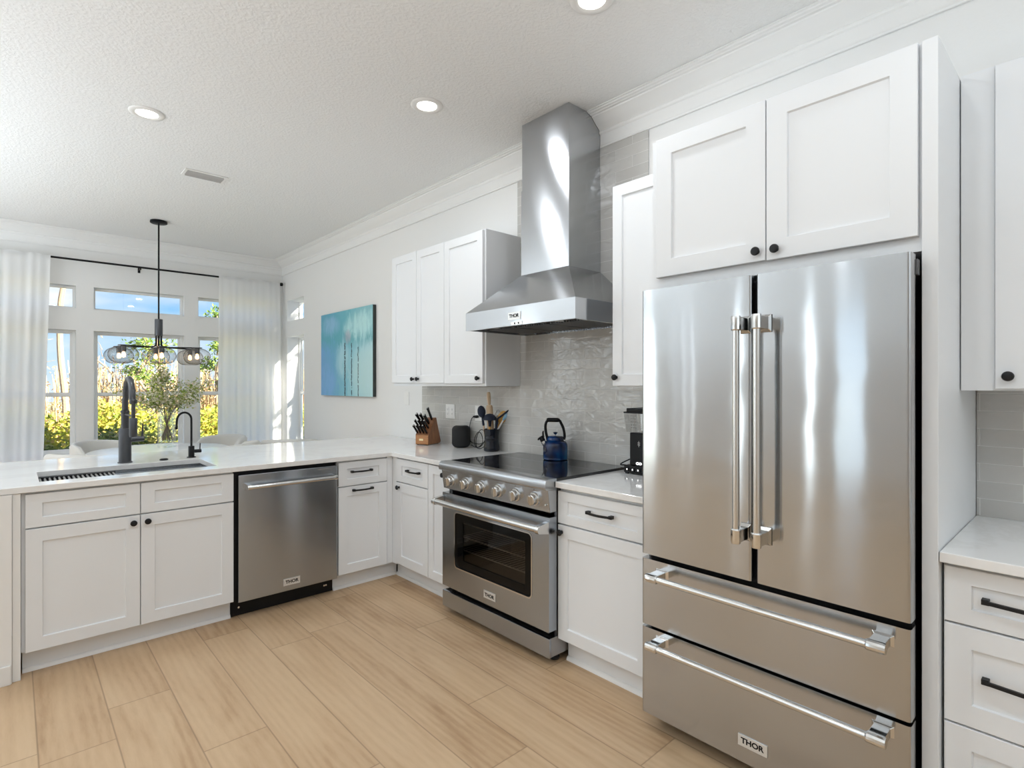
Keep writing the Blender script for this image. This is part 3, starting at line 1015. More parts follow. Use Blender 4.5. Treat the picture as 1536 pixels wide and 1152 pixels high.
door(FX, t, 0.828, 1.275, 1.842, 2.413, knob=(0.856, 1.876), rail=0.07)
door(FX, t, 0.384, 0.824, 1.840, 2.413, knob=(0.790, 1.874), rail=0.07)
t = tag(link_mesh('fridge_side_panel', MB().box(1.985, XW - 0.002, 0.336, 0.3755, 0.0, 2.415), 'cabinet', smooth=0, bevel=0.0015), 'tall white panel on the right side of the refrigerator', 'panel')
t = tag(link_mesh('fridge_side_panel', MB().box(2.045, XW - 0.012, 1.2975, 1.3065, 0.0, 1.795), 'cabinet', smooth=0, bevel=0.0015), 'white panel between refrigerator and the short worktop', 'panel')

# ------------------------------------------------------------------ refrigerator
FXF = 1.900
FY0, FY1, FYM = 0.384, 1.292, 0.8345
t = thing('refrigerator', 'stainless steel french-door refrigerator with two bottom drawers', 'refrigerator', (2.25, 0.84, 0))
link_mesh('body', MB().box(1.985, 2.612, 0.398, 1.286, 0.075, 1.772), 'dark_steel', t, smooth=0)
link_mesh('gasket', MB().box(1.957, 1.984, 0.392, 1.284, 0.08, 1.765), 'rubber', t, smooth=0)
def fdoor(name, y0, y1, z0, z1):
    mb = MB()
    r = 0.010
    poly = [(1.956, y0), (1.956, y1)]
    for k in range(7):
        a = PI / 2 * k / 6
        poly.append((FXF + r - r * math.sin(a), y1 - r + r * math.cos(a)))
    for k in range(7):
        a = PI / 2 * k / 6
        poly.append((FXF + r - r * math.cos(a), y0 + r - r * math.sin(a)))
    mb.prism(poly, z0, z1, 'z')
    return link_mesh(name, mb, 'steel_fridge', t, smooth=40)
def grip(parent, p0, p1, T, cap=0.05, r=0.0118, out=0.075, post=0.034):
    """tubular pro handle: p0,p1 ends (world) of the bar axis; posts towards +X"""
    p0, p1 = Vector(p0), Vector(p1)
    d = (p1 - p0).normalized()
    h = link_mesh('handle', MB().tube([p0 + d * 0.01, p1 - d * 0.01], r, 20), 'handle_steel', parent)
    for p, s in ((p0, 1), (p1, -1)):
        mb = MB().tube([p, p + d * s * 0.008, p + d * s * (cap - 0.004), p + d * s * cap], [r * 1.28, r * 1.42, r * 1.42, r * 1.2], 14)
        link_mesh('end_cap', mb, 'chrome', h, smooth=25)
        q = p + d * s * cap * 0.5
        side = d.cross(Vector((1, 0, 0))).normalized()
        mb = MB()
        a, b_ = 0.010, 0.019
        pts = []
        for (x, hw, hl) in ((q.x + 0.002, 0.0125, cap * 0.42), (q.x + out - 0.012, 0.013, cap * 0.42), (q.x + out, 0.019, cap * 0.62)):
            for (sa, sb) in ((-1, -1), (1, -1), (1, 1), (-1, 1)):
                v = Vector((x, q.y, q.z)) + side * sa * hw + d * sb * hl
                pts.append(tuple(v))
        fs = [(0, 1, 2, 3), (8, 9, 10, 11)]
        for k in (0, 4):
            for i in range(4):
                j = (i + 1) % 4
                fs.append((k + i, k + j, k + 4 + j, k + 4 + i))
        mb.add(pts, fs)
        link_mesh('mount', mb, 'chrome', h, smooth=0, bevel=0.0015)
    return h
dl = fdoor('door', 0.8425, FY1, 0.713, 1.781)
dr = fdoor('door', FY0, 0.8265, 0.713, 1.781)
d1 = fdoor('freezer_drawer', FY0, FY1, 0.428, 0.694)
d2 = fdoor('freezer_drawer', FY0, FY1, 0.069, 0.416)
grip(dl, (1.822, 0.861, 0.858), (1.822, 0.861, 1.633), None)
grip(dr, (1.822, 0.791, 0.858), (1.822, 0.791, 1.633), None)
grip(d1, (1.828, 1.222, 0.648), (1.828, 0.428, 0.648), None)
grip(d2, (1.828, 1.222, 0.381), (1.828, 0.428, 0.381), None)
bd = link_mesh('badge', MB().box(1.8965, 1.8995, 0.787, 0.889, 0.126, 0.166), 'badge', d2, smooth=0, bevel=0.0008)
text_part('lettering', 'THOR', 'black', bd, (1.896, 0.878, 0.138), (0, -1, 0), (0, 0, 1), 0.020, 0.080)
link_mesh('hinge_cover', MB().box(1.9572, 1.984, 0.379, 0.3915, 1.722, 1.768), 'dark_steel', t, smooth=0, bevel=0.002)
link_mesh('base_grille', MB().box(2.02, 2.05, 0.41, 1.275, 0.012, 0.074), 'black', t, smooth=0)
for y in (0.43, 1.25):
    link_mesh('foot', MB().lathe([(0.02, 0.0), (0.022, 0.012), (0.014, 0.018), (0.014, 0.075)], (2.10, y, 0), 16), 'rubber', t)

# ------------------------------------------------------------------ range
RY0, RY1 = 1.871, 2.779
RF = 1.960
t = thing('range', 'stainless steel electric range with six knobs and black glass top', 'range', (2.28, 2.325, 0))
side = MB().box(2.020, 2.60, RY0 + 0.004, RY0 + 0.02, 0.085, 0.897).box(2.020, 2.60, RY1 - 0.02, RY1 - 0.004, 0.085, 0.897)
side.box(2.58, 2.60, RY0 + 0.02, RY1 - 0.02, 0.085, 0.897).box(2.020, 2.58, RY0 + 0.02, RY1 - 0.02, 0.085, 0.105).box(2.020, 2.58, RY0 + 0.02, RY1 - 0.02, 0.877, 0.897)
link_mesh('body', side, 'dark_steel', t, smooth=0)
# oven cavity lining, open at the front
cv = MB().slab([2.02, 2.48], [1.93, 2.72], lambda u, v: True, 0.225, 0.235)
cv.slab([2.02, 2.48], [1.93, 2.72], lambda u, v: True, 0.69, 0.70)
cv.box(2.47, 2.48, 1.93, 2.72, 0.235, 0.69).box(2.02, 2.47, 1.93, 1.94, 0.235, 0.69).box(2.02, 2.47, 2.71, 2.72, 0.235, 0.69)
link_mesh('oven_cavity', cv, 'oven_dark', t, smooth=0)
for z in (0.380, 0.460, 0.545):
    w = MB()
    for x in (2.05, 2.45):
        w.tube([(x, 1.945, z), (x, 2.705, z)], 0.0035, 6)
    for q in range(25):
        y = 1.96 + q * 0.0305
        w.tube([(2.05, y, z + 0.004), (2.45, y, z + 0.004)], 0.0018, 5)
    link_mesh('oven_rack', w, 'wire', t)
link_mesh('cooktop_glass', MB().box(2.015, 2.612, RY0, RY1, 0.898, 0.928), 'black_glass', t, smooth=0, bevel=0.002)
bn = []
for k in range(10):
    a = PI / 2 * k / 9
    bn.append((1.955 - 0.022 * math.sin(a), 0.906 + 0.023 * math.cos(a)))
bn += [(1.931, 0.889), (1.934, 0.880), (1.942, 0.8755), (2.014, 0.8755), (2.014, 0.929)]
link_mesh('bullnose', MB().prism(bn, RY0, RY1, 'y'), 'steel', t, smooth=40)
cp = MB().prism([(1.968, 0.762), (1.952, 0.875), (2.018, 0.875), (2.018, 0.762)], RY0 + 0.002, RY1 - 0.002, 'y')
cpo = link_mesh('control_panel', cp, 'steel', t, smooth=0, bevel=0.002)
for y in (2.685, 2.541, 2.397, 2.253, 2.111, 1.971):
    base = Vector((1.9598, y, 0.820))
    ax = Vector((-1, 0, -0.144)).normalized()
    up = Vector((0, 0, 1))
    rt = ax.cross(up).normalized()
    up = rt.cross(ax)
    Tk = lambda a, b_, h, B=base: tuple(B + rt * a + up * b_ + ax * h)
    k = link_mesh('knob', MB(Tk).lathe([(0.036, 0.0), (0.036, 0.006), (0.034, 0.010), (0.0285, 0.011), (0.027, 0.030), (0.0255, 0.033), (0, 0.0335)], seg=36), 'handle_steel', cpo)
    g = MB(Tk)
    g.prism([(-0.0075, -0.026), (0.0075, -0.026), (0.0075, 0.022), (0, 0.028), (-0.0075, 0.022)], 0.030, 0.042, 'z')
    link_mesh('grip', g, 'chrome', k, smooth=0, bevel=0.002)
    tick = MB(Tk).box(-0.0015, 0.0015, 0.044, 0.048, 0.0, 0.0008)
    link_mesh('tick_mark', tick, 'black', k, smooth=0)
link_mesh('indicator_lamp', MB(lambda a, b_, h: (1.961 - h, 1.897 + a, 0.797 + b_)).lathe([(0.006, 0), (0.006, 0.003), (0.004, 0.005), (0, 0.0052)], seg=16), 'chrome', cpo)
# oven door: frame with window
WY0, WY1, WZ0, WZ1 = 1.997, 2.651, 0.305, 0.633
def rrect(y0, y1, z0, z1, r, n=5):
    out = []
    for (cy, cz, a0) in ((y1 - r, z1 - r, 0), (y0 + r, z1 - r, 90), (y0 + r, z0 + r, 180), (y1 - r, z0 + r, 270)):
        for k in range(n + 1):
            a = math.radians(a0 + 90 * k / n)
            out.append((cy + r * math.cos(a), cz + r * math.sin(a)))
    return out
def plate_with_hole(outer, inner, x0, x1):
    """outer/inner: same length rings of (y,z)"""
    n = len(outer)
    mb = MB()
    pts = [(x0, *p) for p in outer] + [(x0, *p) for p in inner] + [(x1, *p) for p in outer] + [(x1, *p) for p in inner]
    fs = []
    for i in range(n):
        j = (i + 1) % n
        fs += [(i, j, n + j, n + i), (2 * n + i, 3 * n + i, 3 * n + j, 2 * n + j), (i, 2 * n + i, 2 * n + j, j), (n + i, n + j, 3 * n + j, 3 * n + i)]
    return mb.add(pts, fs)
od = link_mesh('oven_door', plate_with_hole(rrect(RY0 + 0.001, RY1 - 0.001, 0.168, 0.738, 0.003), rrect(WY0, WY1, WZ0, WZ1, 0.022), RF, 2.0145), 'steel_door', t, smooth=30)
link_mesh('window_trim', plate_with_hole(rrect(WY0 - 0.006, WY1 + 0.006, WZ0 - 0.006, WZ1 + 0.006, 0.027), rrect(WY0 + 0.001, WY1 - 0.001, WZ0 + 0.001, WZ1 - 0.001, 0.022), RF - 0.002, RF + 0.004), 'chrome', od, smooth=30)
link_mesh('window_mask', plate_with_hole(rrect(WY0 + 0.0015, WY1 - 0.0015, WZ0 + 0.0015, WZ1 - 0.0015, 0.021), rrect(2.050, 2.582, 0.354, 0.584, 0.008), RF + 0.007, RF + 0.012), 'oven_mask', od, smooth=0)
link_mesh('window_glass', MB().box(RF + 0.0125, RF + 0.0145, 2.044, 2.588, 0.348, 0.590), 'oven_glass', od, smooth=0)
h = link_mesh('handle', MB().tube([(1.897, 2.764, 0.689), (1.897, 1.888, 0.689)], 0.0165, 24), 'handle_steel', od)
for y, s in ((2.770, -1), (1.882, 1)):
    mb = MB()
    prof = []
    for k in range(9):
        a = PI / 2 + PI * k / 8
        prof.append((1.897 + 0.0205 * math.cos(a), 0.689 + 0.0205 * math.sin(a)))
    prof += [(1.9585, 0.657), (1.9585, 0.719)]
    mb.prism(prof, y - 0.012, y + 0.014, 'y')
    link_mesh('end_bracket', mb, 'handle_steel', h, smooth=30, bevel=0.002)
bd = link_mesh('badge', MB().box(RF - 0.003, RF - 0.0003, 2.277, 2.377, 0.203, 0.245), 'badge', od, smooth=0, bevel=0.0008)
text_part('lettering', 'THOR', 'black', bd, (RF - 0.0035, 2.367, 0.214), (0, -1, 0), (0, 0, 1), 0.020, 0.080)
kp = MB().box(RF, RF + 0.016, RY0 + 0.001, RY1 - 0.001, 0.040, 0.137)
link_mesh('kick_panel', kp, 'steel_door', t, smooth=0, bevel=0.002)
link_mesh('kick_return', MB().box(RF + 0.017, 2.12, RY0 + 0.002, RY0 + 0.006, 0.042, 0.135), 'galv', t, smooth=0)
link_mesh('kick_return', MB().box(RF + 0.017, 2.12, RY1 - 0.006, RY1 - 0.002, 0.042, 0.135), 'galv', t, smooth=0)
for y in (RY0 + 0.05, RY1 - 0.05):
    for x in (2.05, 2.52):
        link_mesh('foot', MB().lathe([(0.026, 0.0), (0.028, 0.010), (0.02, 0.016), (0.02, 0.085)], (x, y, 0), 18), 'rubber', t)

# ------------------------------------------------------------------ hood
t = thing('range_hood', 'stainless steel chimney hood above the range', 'range hood', (2.4, 2.287, 1.735))
HX, HY0, HY1 = 2.112, 1.833, 2.741
CX, CY0, CY1 = 2.350, 2.088, 2.484
XB = XT - 0.001
can = MB()
lo_, mid, top = 1.736, 1.846, 2.080
pts = [(HX, HY0, mid), (HX, HY1, mid), (XB, HY1, mid), (XB, HY0, mid), (CX, CY0, top), (CX, CY1, top), (XB, CY1, top), (XB, CY0, top)]
can.add(pts, [(0, 1, 5, 4), (1, 2, 6, 5), (2, 3, 7, 6), (3, 0, 4, 7), (4, 5, 6, 7)])
link_mesh('canopy', can, 'steel_hood', t, smooth=0)
lip = MB().slab([HX, HX + 0.02, XB - 0.01, XB], [HY0, HY0 + 0.02, HY1 - 0.02, HY1], hole([(HX + 0.02, XB - 0.01, HY0 + 0.02, HY1 - 0.02)]), lo_, mid)
lp = link_mesh('lip', lip, 'steel_hood', t, smooth=0)
link_mesh('underside', MB().box(HX + 0.021, XB - 0.011, HY0 + 0.021, HY1 - 0.021, 1.752, 1.758), 'steel', t, smooth=0)
for k in range(3):
    y0 = HY0 + 0.05 + k * 0.272
    f = MB()
    for q in range(13):
        y = y0 + 0.006 + q * 0.0195
        f.box(HX + 0.13, XB - 0.05, y, y + 0.011, 1.742, 1.7515)
    link_mesh('baffle_filter', f, 'dark_steel', t, smooth=0)
for y in (2.02, 2.55):
    link_mesh('hood_lamp', MB().lathe([(0.032, 1.744), (0.032, 1.7515), (0, 1.7515)], (HX + 0.075, y, 0), 20), 'chrome', t)
bd = link_mesh('badge', MB().box(HX - 0.003, HX - 0.0003, 2.237, 2.342, 1.768, 1.812), 'badge', lp, smooth=0, bevel=0.0008)
text_part('lettering', 'THOR', 'black', bd, (HX - 0.0035, 2.331, 1.781), (0, -1, 0), (0, 0, 1), 0.021, 0.082)
cs = link_mesh('control_strip', MB().box(HX - 0.002, HX - 0.0002, 2.222, 2.318, 1.738, 1.756), 'badge', lp, smooth=0)
for q in range(5):
    y = 2.300 - q * 0.0155
    link_mesh('button', MB(lambda a, b_, h, Y=y: (HX - 0.002 - h, Y + a, 1.747 + b_)).lathe([(0.0045, 0), (0.0045, 0.003), (0, 0.0032)], seg=12), 'black' if q % 2 else 'led', cs)
link_mesh('lower_chimney', MB().box(CX, XB, CY0, CY1, top, 2.605), 'steel_hood', t, smooth=0)
link_mesh('upper_chimney', MB().box(CX + 0.004, XB, CY0 + 0.004, CY1 - 0.004, 2.605, CEIL - 0.002), 'steel_hood', t, smooth=0)

# ------------------------------------------------------------------ dishwasher
t = thing('dishwasher', 'stainless steel dishwasher between sink cabinet and pull-out cabinet', 'dishwasher', (1.285, 3.8, 0))
link_mesh('tub', MB().box(0.968, 1.603, 3.512, 4.10, 0.10, 0.883), 'black', t, smooth=0)
link_mesh('toe_kick', MB().box(0.968, 1.603, 3.560, 3.58, 0.003, 0.10), 'black', t, smooth=0)
for x in (1.012, 1.545, 1.558):
    link_mesh('screw', MB(lambda a, b_, h, X=x: (X + a, 3.560 - h, 0.05 + b_)).lathe([(0.006, 0), (0.006, 0.002), (0, 0.003)], seg=12), 'chrome', t)
ddr = link_mesh('door', MB().box(0.986, 1.596, 3.470, 3.510, 0.108, 0.861), 'steel_door', t, smooth=0, bevel=0.004)
link_mesh('vent_slot', MB().box(1.466, 1.551, 3.4685, 3.4698, 0.843, 0.848), 'chrome', ddr, smooth=0)
h = link_mesh('handle', MB().tube([(1.045, 3.425, 0.790), (1.560, 3.425, 0.790)], 0.0125, 20), 'handle_steel', ddr)
for x in (1.033, 1.565):
    mb = MB()
    prof = [(3.425 + 0.0155 * math.cos(PI / 2 + PI * k / 8), 0.790 + 0.0155 * math.sin(PI / 2 + PI * k / 8)) for k in range(9)] + [(3.4685, 0.768), (3.4685, 0.812)]
    mb.prism(prof, x - 0.010, x + 0.012, 'x')
    link_mesh('end_bracket', mb, 'chrome', h, smooth=30, bevel=0.0015)
bd = link_mesh('badge', MB().box(1.246, 1.349, 3.467, 3.4697, 0.143, 0.186), 'badge', ddr, smooth=0, bevel=0.0008)
text_part('lettering', 'THOR', 'black', bd, (1.257, 3.4665, 0.155), (1, 0, 0), (0, 0, 1), 0.021, 0.082)

# ------------------------------------------------------------------ sink and taps
t = thing('sink', 'stainless steel undermount workstation sink in the peninsula', 'sink', (0.5, 3.8, 0.69))
x0, x1, y0, y1 = SINK
bs = MB()
bs.slab([x0 - 0.012, x0 - 0.003, x1 + 0.003, x1 + 0.012], [y0 - 0.012, y0 - 0.003, y1 + 0.003, y1 + 0.012], hole([(x0 - 0.003, x1 + 0.003, y0 - 0.003, y1 + 0.003)]), 0.68, CTB - 0.001)
bs.box(x0 - 0.003, x1 + 0.003, y0 - 0.003, y1 + 0.003, 0.68, 0.688)
bs.box(x0 - 0.003, x1 + 0.003, y0 - 0.003, y0 + 0.010, 0.858, 0.862).box(x0 - 0.003, x1 + 0.003, y1 - 0.010, y1 + 0.003, 0.858, 0.862)
link_mesh('basin', bs, 'steel', t, smooth=0)
link_mesh('drain', MB().lathe([(0.045, 0.6885), (0.045, 0.691), (0.03, 0.6905), (0, 0.689)], (0.55, 3.86, 0), 24), 'chrome', t)
rk = MB()
for q in range(17):
    x = x0 + 0.012 + q * 0.0205
    rk.tube([(x, y0 + 0.002, 0.8745), (x, y1 - 0.002, 0.8745)], 0.0065, 10)
t = thing('drying_rack', 'roll-up rack of steel rods over the left half of the sink', 'drying rack', (0.27, 3.8, 0.85))
link_mesh('rods', rk, 'handle_steel', t)
bd_ = MB()
for yy in (y0 + 0.012, y1 - 0.012):
    bd_.box(x0 + 0.002, x0 + 0.352, yy - 0.008, yy + 0.008, 0.8625, 0.882)
link_mesh('silicone_end', bd_, 'black', t, smooth=0, bevel=0.002)

t = thing('faucet', 'tall dark gunmetal pull-down faucet behind the sink', 'faucet', (0.516, 4.115, CT))
fx, fy = 0.516, 4.115
link_mesh('body', MB().lathe([(0.039, CT), (0.039, CT + 0.006), (0.0335, CT + 0.009), (0.0335, 1.124), (0.031, 1.128), (0, 1.128)], (fx, fy, 0), 28), 'gun', t)
link_mesh('collar', MB().lathe([(0.0215, 1.128), (0.0215, 1.222), (0.024, 1.224), (0.024, 1.236), (0.018, 1.24), (0, 1.24)], (fx, fy, 0), 24), 'gun', t)
arch = [(fx, fy, 1.238), (fx, fy, 1.30)]
cyc, ry = 3.985, 0.13
for k in range(13):
    a = PI * k / 12
    arch.append((fx + 0.003, cyc + ry * math.cos(a), 1.315 + 0.118 * math.sin(a)))
arch.append((fx + 0.005, cyc - ry - 0.004, 1.285))
link_mesh('hose', MB().tube(arch, 0.0165, 14, 4), 'gun', t)
sx, sy = fx + 0.006, cyc - ry - 0.006
link_mesh('hose_joint', MB().lathe([(0.0195, 1.290), (0.0195, 1.308), (0.016, 1.312)], (sx, sy, 0), 20), 'gun', t)
link_mesh('wand', MB().lathe([(0.0105, 1.292), (0.0105, 1.205), (0.017, 1.203), (0.0205, 1.196), (0.0205, 1.108), (0.018, 1.092), (0, 1.090)], (sx, sy, 0), 22), 'gun', t)
link_mesh('docking_arm', MB().tube([(fx, fy - 0.01, 1.214), (sx, sy + 0.015, 1.214)], 0.006, 10), 'gun', t)
lv = MB().tube([(fx + 0.025, fy, 1.058), (fx + 0.098, fy - 0.005, 1.058)], 0.017, 18)
lvo = link_mesh('valve', lv, 'gun', t)
link_mesh('lever', MB().tube([(fx + 0.087, fy - 0.005, 1.06), (fx + 0.092, fy - 0.006, 1.155)], [0.006, 0.0045], 10), 'gun', lvo)

t = thing('filter_tap', 'slim black gooseneck filter tap right of the sink', 'tap', (0.879, 4.118, CT))
tx, ty = 0.879, 4.118
link_mesh('base', MB().lathe([(0.027, CT), (0.027, CT + 0.004), (0.018, CT + 0.007), (0.018, 0.988), (0.0165, 0.991), (0, 0.991)], (tx, ty, 0), 24), 'black', t)
nk = [(tx, ty, 0.985), (tx, ty, 1.15)]
for k in range(1, 11):
    a = PI * k / 10
    nk.append((tx - 0.046 * (1 - math.cos(a)), ty - 0.022 * (1 - math.cos(a)), 1.165 + 0.050 * math.sin(a)))
nk.append((tx - 0.096, ty - 0.046, 1.112))
link_mesh('spout', MB().tube(nk, 0.0065, 12, 4), 'black', t)
link_mesh('nozzle', MB().lathe([(0.008, 1.108), (0.008, 1.128), (0.006, 1.13)], (tx - 0.0955, ty - 0.0455, 0), 14), 'black', t)
vo = link_mesh('valve', MB().tube([(tx + 0.012, ty, 0.955), (tx + 0.058, ty, 0.955)], 0.0115, 16), 'black', t)
link_mesh('lever', MB().tube([(tx + 0.05, ty, 0.958), (tx + 0.052, ty, 1.006)], 0.0032, 8), 'black', vo)
tag(link_mesh('air_switch', MB().lathe([(0.024, CT), (0.024, CT + 0.005), (0.021, CT + 0.008), (0.017, CT + 0.010), (0, CT + 0.010)], (0.718, 4.091, 0), 24), 'black'), 'small round black button on the worktop between faucet and filter tap', 'switch')

# ------------------------------------------------------------------ wall plates
def plate(label, cat, name, y0, y1, z0, z1, xf, kind):
    t = thing(name, label, cat, (xf, (y0 + y1) / 2, z0))
    link_mesh('cover_plate', MB().box(xf - 0.006, xf - 0.0005, y0, y1, z0, z1), 'plastic_white', t, smooth=0, bevel=0.002)
    n = kind[1]
    w = (y1 - y0) / n
    for q in range(n):
        c = y0 + w * (q + 0.5)
        zc = (z0 + z1) / 2
        if kind[0] == 'switch':
            r = link_mesh('rocker', MB().prism([(xf - 0.0062, zc - 0.033), (xf - 0.009, zc + 0.033), (xf - 0.006, zc + 0.033), (xf - 0.006, zc - 0.033)], c - 0.0165, c + 0.0165, 'y'), 'plastic_white', t, smooth=0)
        else:
            r = link_mesh('socket', MB().box(xf - 0.0085, xf - 0.0062, c - 0.0165, c + 0.0165, zc - 0.033, zc + 0.033), 'plastic_white', t, smooth=0, bevel=0.001)
            s = MB()
            for dz in (-0.018, 0.018):
                s.box(xf - 0.0090, xf - 0.0086, c - 0.007, c - 0.005, zc + dz - 0.004, zc + dz + 0.005)
                s.box(xf - 0.0090, xf - 0.0086, c + 0.005, c + 0.007, zc + dz - 0.004, zc + dz + 0.005)
                s.box(xf - 0.0090, xf - 0.0086, c - 0.002, c + 0.002, zc + dz - 0.010, zc + dz - 0.006)
            link_mesh('slots', s, 'slot', r, smooth=0)
    return t
plate('white light switch on the bare wall left of the tile', 'light switch', 'light_switch', 4.272, 4.350, 1.212, 1.334, XW, ('switch', 1))
plate('white double outlet on the tile above the black speaker', 'wall outlet', 'wall_outlet', 3.568, 3.690, 1.122, 1.238, XT, ('outlet', 2))
plate('white outlet on the tile behind the utensil crock', 'wall outlet', 'wall_outlet', 3.205, 3.305, 1.120, 1.238, XT, ('outlet', 1))

# ------------------------------------------------------------------ knife block
KC = Vector((2.44, 3.65, CT))
KD = Vector((math.cos(math.radians(26)), math.sin(math.radians(26)), 0))      # front -> back
KW = Vector((-KD.y, KD.x, 0))
TK = lambda s, w, z: tuple(KC + KD * s + KW * w + Vector((0, 0, z)))
t = thing('knife_block', 'acacia wood knife block on the worktop corner', 'knife block', (2.5, 3.73, CT))
prof = [(0.0, 0.004), (0.0, 0.082), (0.100, 0.206), (0.125, 0.216), (0.200, 0.018), (0.190, 0.004)]
mb = MB(TK)
n = len(prof)
mb.add([(s, 0, z) for s, z in prof] + [(s, 0.12, z) for s, z in prof], [tuple(range(n)), tuple(range(n, 2 * n))] + [(i, (i + 1) % n, n + (i + 1) % n, n + i) for i in range(n)])
link_mesh('block', mb, 'acacia', t, smooth=0, bevel=0.003)
link_mesh('front_face', MB(TK).box(-0.003, -0.0004, 0.003, 0.117, 0.008, 0.080), 'acacia_front', t, smooth=0, bevel=0.001)
link_mesh('plaque', MB(TK).box(-0.0045, -0.0031, 0.048, 0.084, 0.035, 0.051), 'brass', t, smooth=0)
ft = MB(TK)
for s in (0.01, 0.165):
    for w in (0.01, 0.10):
        ft.box(s, s + 0.012, w, w + 0.012, 0.0, 0.0042)
link_mesh('feet', ft, 'rubber', t, smooth=0)
AX = Vector((-0.72, 0, 0.69)).normalized()     # handle axis in (s, -, z)
def knife(name, s, w, z, L, wd, label, lean=0.0):
    b0 = Vector(TK(s, w, z))
    ax = (KD * (AX.x + lean) + Vector((0, 0, AX.z))).normalized()
    sd = KW
    up = ax.cross(sd).normalized()
    mb = MB()
    secs = [(0.002, 0.55), (0.012, 0.85), (L * 0.35, 1.0), (L * 0.6, 0.86), (L * 0.85, 1.0), (L * 0.97, 1.12), (L, 0.8)]
    pts, fs = [], []
    for h, k in secs:
        for q in range(12):
            a = 2 * PI * q / 12
            p = b0 + ax * h + sd * (math.cos(a) * wd * 0.42 * k) + up * (math.sin(a) * wd * 0.68 * k)
            pts.append(tuple(p))
    for i in range(len(secs) - 1):
        for q in range(12):
            j = (q + 1) % 12
            fs.append((i * 12 + q, i * 12 + j, i * 12 + 12 + j, i * 12 + 12 + q))
    fs += [tuple(range(12)), tuple(range((len(secs) - 1) * 12, len(secs) * 12))]
    mb.add(pts, fs)
    th = thing(name, label, 'knife', tuple(b0), 'knives in the wooden block')
    link_mesh('handle', mb, 'black_gloss', th, smooth=50)
    r = MB().tube([b0 + ax * (L - 0.002), b0 + ax * (L + 0.001)], wd * 0.35, 10)
    link_mesh('end_cap', r, 'chrome', th)
    return th
od_ = ['first', 'second', 'third', 'fourth']
def on_face(f):          # point on the sloping slot face, f = 0 bottom .. 1 top
    return 0.100 * f, 0.082 + 0.124 * f
for q in range(4):
    s_, z_ = on_face(0.10)
    knife('steak_knife', s_, 0.104 - q * 0.028, z_, 0.098, 0.0165, '%s black steak knife from the left in the lowest row of the block' % od_[q])
for q in range(4):
    s_, z_ = on_face(0.40)
    knife('steak_knife', s_, 0.106 - q * 0.028, z_, 0.100, 0.0170, '%s black-handled knife from the left in the middle row of the block' % od_[q])
for q in range(3):
    s_, z_ = on_face(0.68)
    knife('kitchen_knife', s_, 0.102 - q * 0.034, z_, 0.120 - 0.012 * (q == 2), 0.022, '%s large black knife from the left in the upper row of the block' % od_[q])
s_, z_ = on_face(0.93)
knife('sharpening_steel', s_, 0.022, z_, 0.122, 0.020, 'black honing steel handle standing highest at the top of the knife block', 0.22)

# ------------------------------------------------------------------ speaker
spx, spy = 2.555, 3.375
t = thing('smart_speaker', 'round black mesh speaker between knife block and crock', 'speaker', (spx, spy, CT))
pr = []
for k in range(9):
    a = PI / 2 * k / 8
    pr.append((0.071 - 0.034 + 0.034 * math.sin(a), 0.002 + 0.034 - 0.034 * math.cos(a)))
for k in range(9):
    a = PI / 2 * k / 8
    pr.append((0.071 - 0.034 + 0.034 * math.cos(a), 0.168 - 0.034 + 0.034 * math.sin(a)))
pr = [(0, 0.002)] + pr + [(0, 0.166)]
link_mesh('body', MB().lathe(pr, (spx, spy, CT), 40), 'mesh_black', t)
link_mesh('touch_top', MB().lathe([(0.034, 0.1682), (0.033, 0.1695), (0, 0.1698)], (spx, spy, CT), 28), 'black_glass', t)
cord = [(2.60, 3.31, CT + 0.02), (2.615, 3.28, CT + 0.006), (2.60, 3.22, CT + 0.01), (2.60, 3.17, CT + 0.05), (2.605, 3.19, CT + 0.11), (2.61, 3.24, CT + 0.12), (2.61, 3.28, CT + 0.06), (2.60, 3.25, CT + 0.012),
        (2.59, 3.18, CT + 0.02), (2.60, 3.145, CT + 0.07), (2.61, 3.17, CT + 0.135), (2.615, 3.22, CT + 0.135), (2.615, 3.265, CT + 0.07), (2.60, 3.24, CT + 0.01), (2.58, 3.17, CT + 0.006), (2.59, 3.13, CT + 0.03), (2.61, 3.16, CT + 0.05),
        (2.622, 3.25, CT + 0.03), (2.628, 3.36, CT + 0.05), (2.628, 3.36, CT + 0.16), (2.622, 3.325, CT + 0.225), (2.615, 3.275, CT + 0.238)]
co = link_mesh('power_cord', MB().tube(cord, 0.0028, 8, 8), 'black', t)
link_mesh('plug', MB().tube([(2.600, 3.282, CT + 0.238), (2.612, 3.262, CT + 0.238), (2.629, 3.262, CT + 0.238)], [0.007, 0.011, 0.010], 12), 'black', co)

# ------------------------------------------------------------------ crock and utensils
cx, cy = 2.572, 3.032
pr = [(0, 0.0005), (0.052, 0.0005), (0.0575, 0.006), (0.058, 0.028), (0.0535, 0.056), (0.0515, 0.076), (0.0535, 0.079), (0.0515, 0.083), (0.0535, 0.087), (0.0515, 0.091), (0.0535, 0.095), (0.052, 0.100),
      (0.0535, 0.122), (0.0575, 0.152), (0.0585, 0.160), (0.0560, 0.1615), (0.0535, 0.154), (0.0495, 0.095), (0.052, 0.012), (0, 0.012)]
tag(link_mesh('utensil_crock', MB().lathe(pr, (cx, cy, CT), 40), 'enamel_black'), 'glossy black stoneware crock full of utensils beside the cooktop', 'crock')
VR, VF = Vector((0.738, -0.675, 0)), Vector((0.675, 0.738, 0))      # across / away from the room
def cp_(r_, h, d=0.0):
    return Vector((cx, cy, CT + h)) + VR * r_ + VF * d
def uten(name, label, mb_list, base):
    th = thing(name, label, 'utensil', base, 'utensils in the crock')
    for pn, mb, mat in mb_list:
        link_mesh(pn, mb, mat, th)
    return th
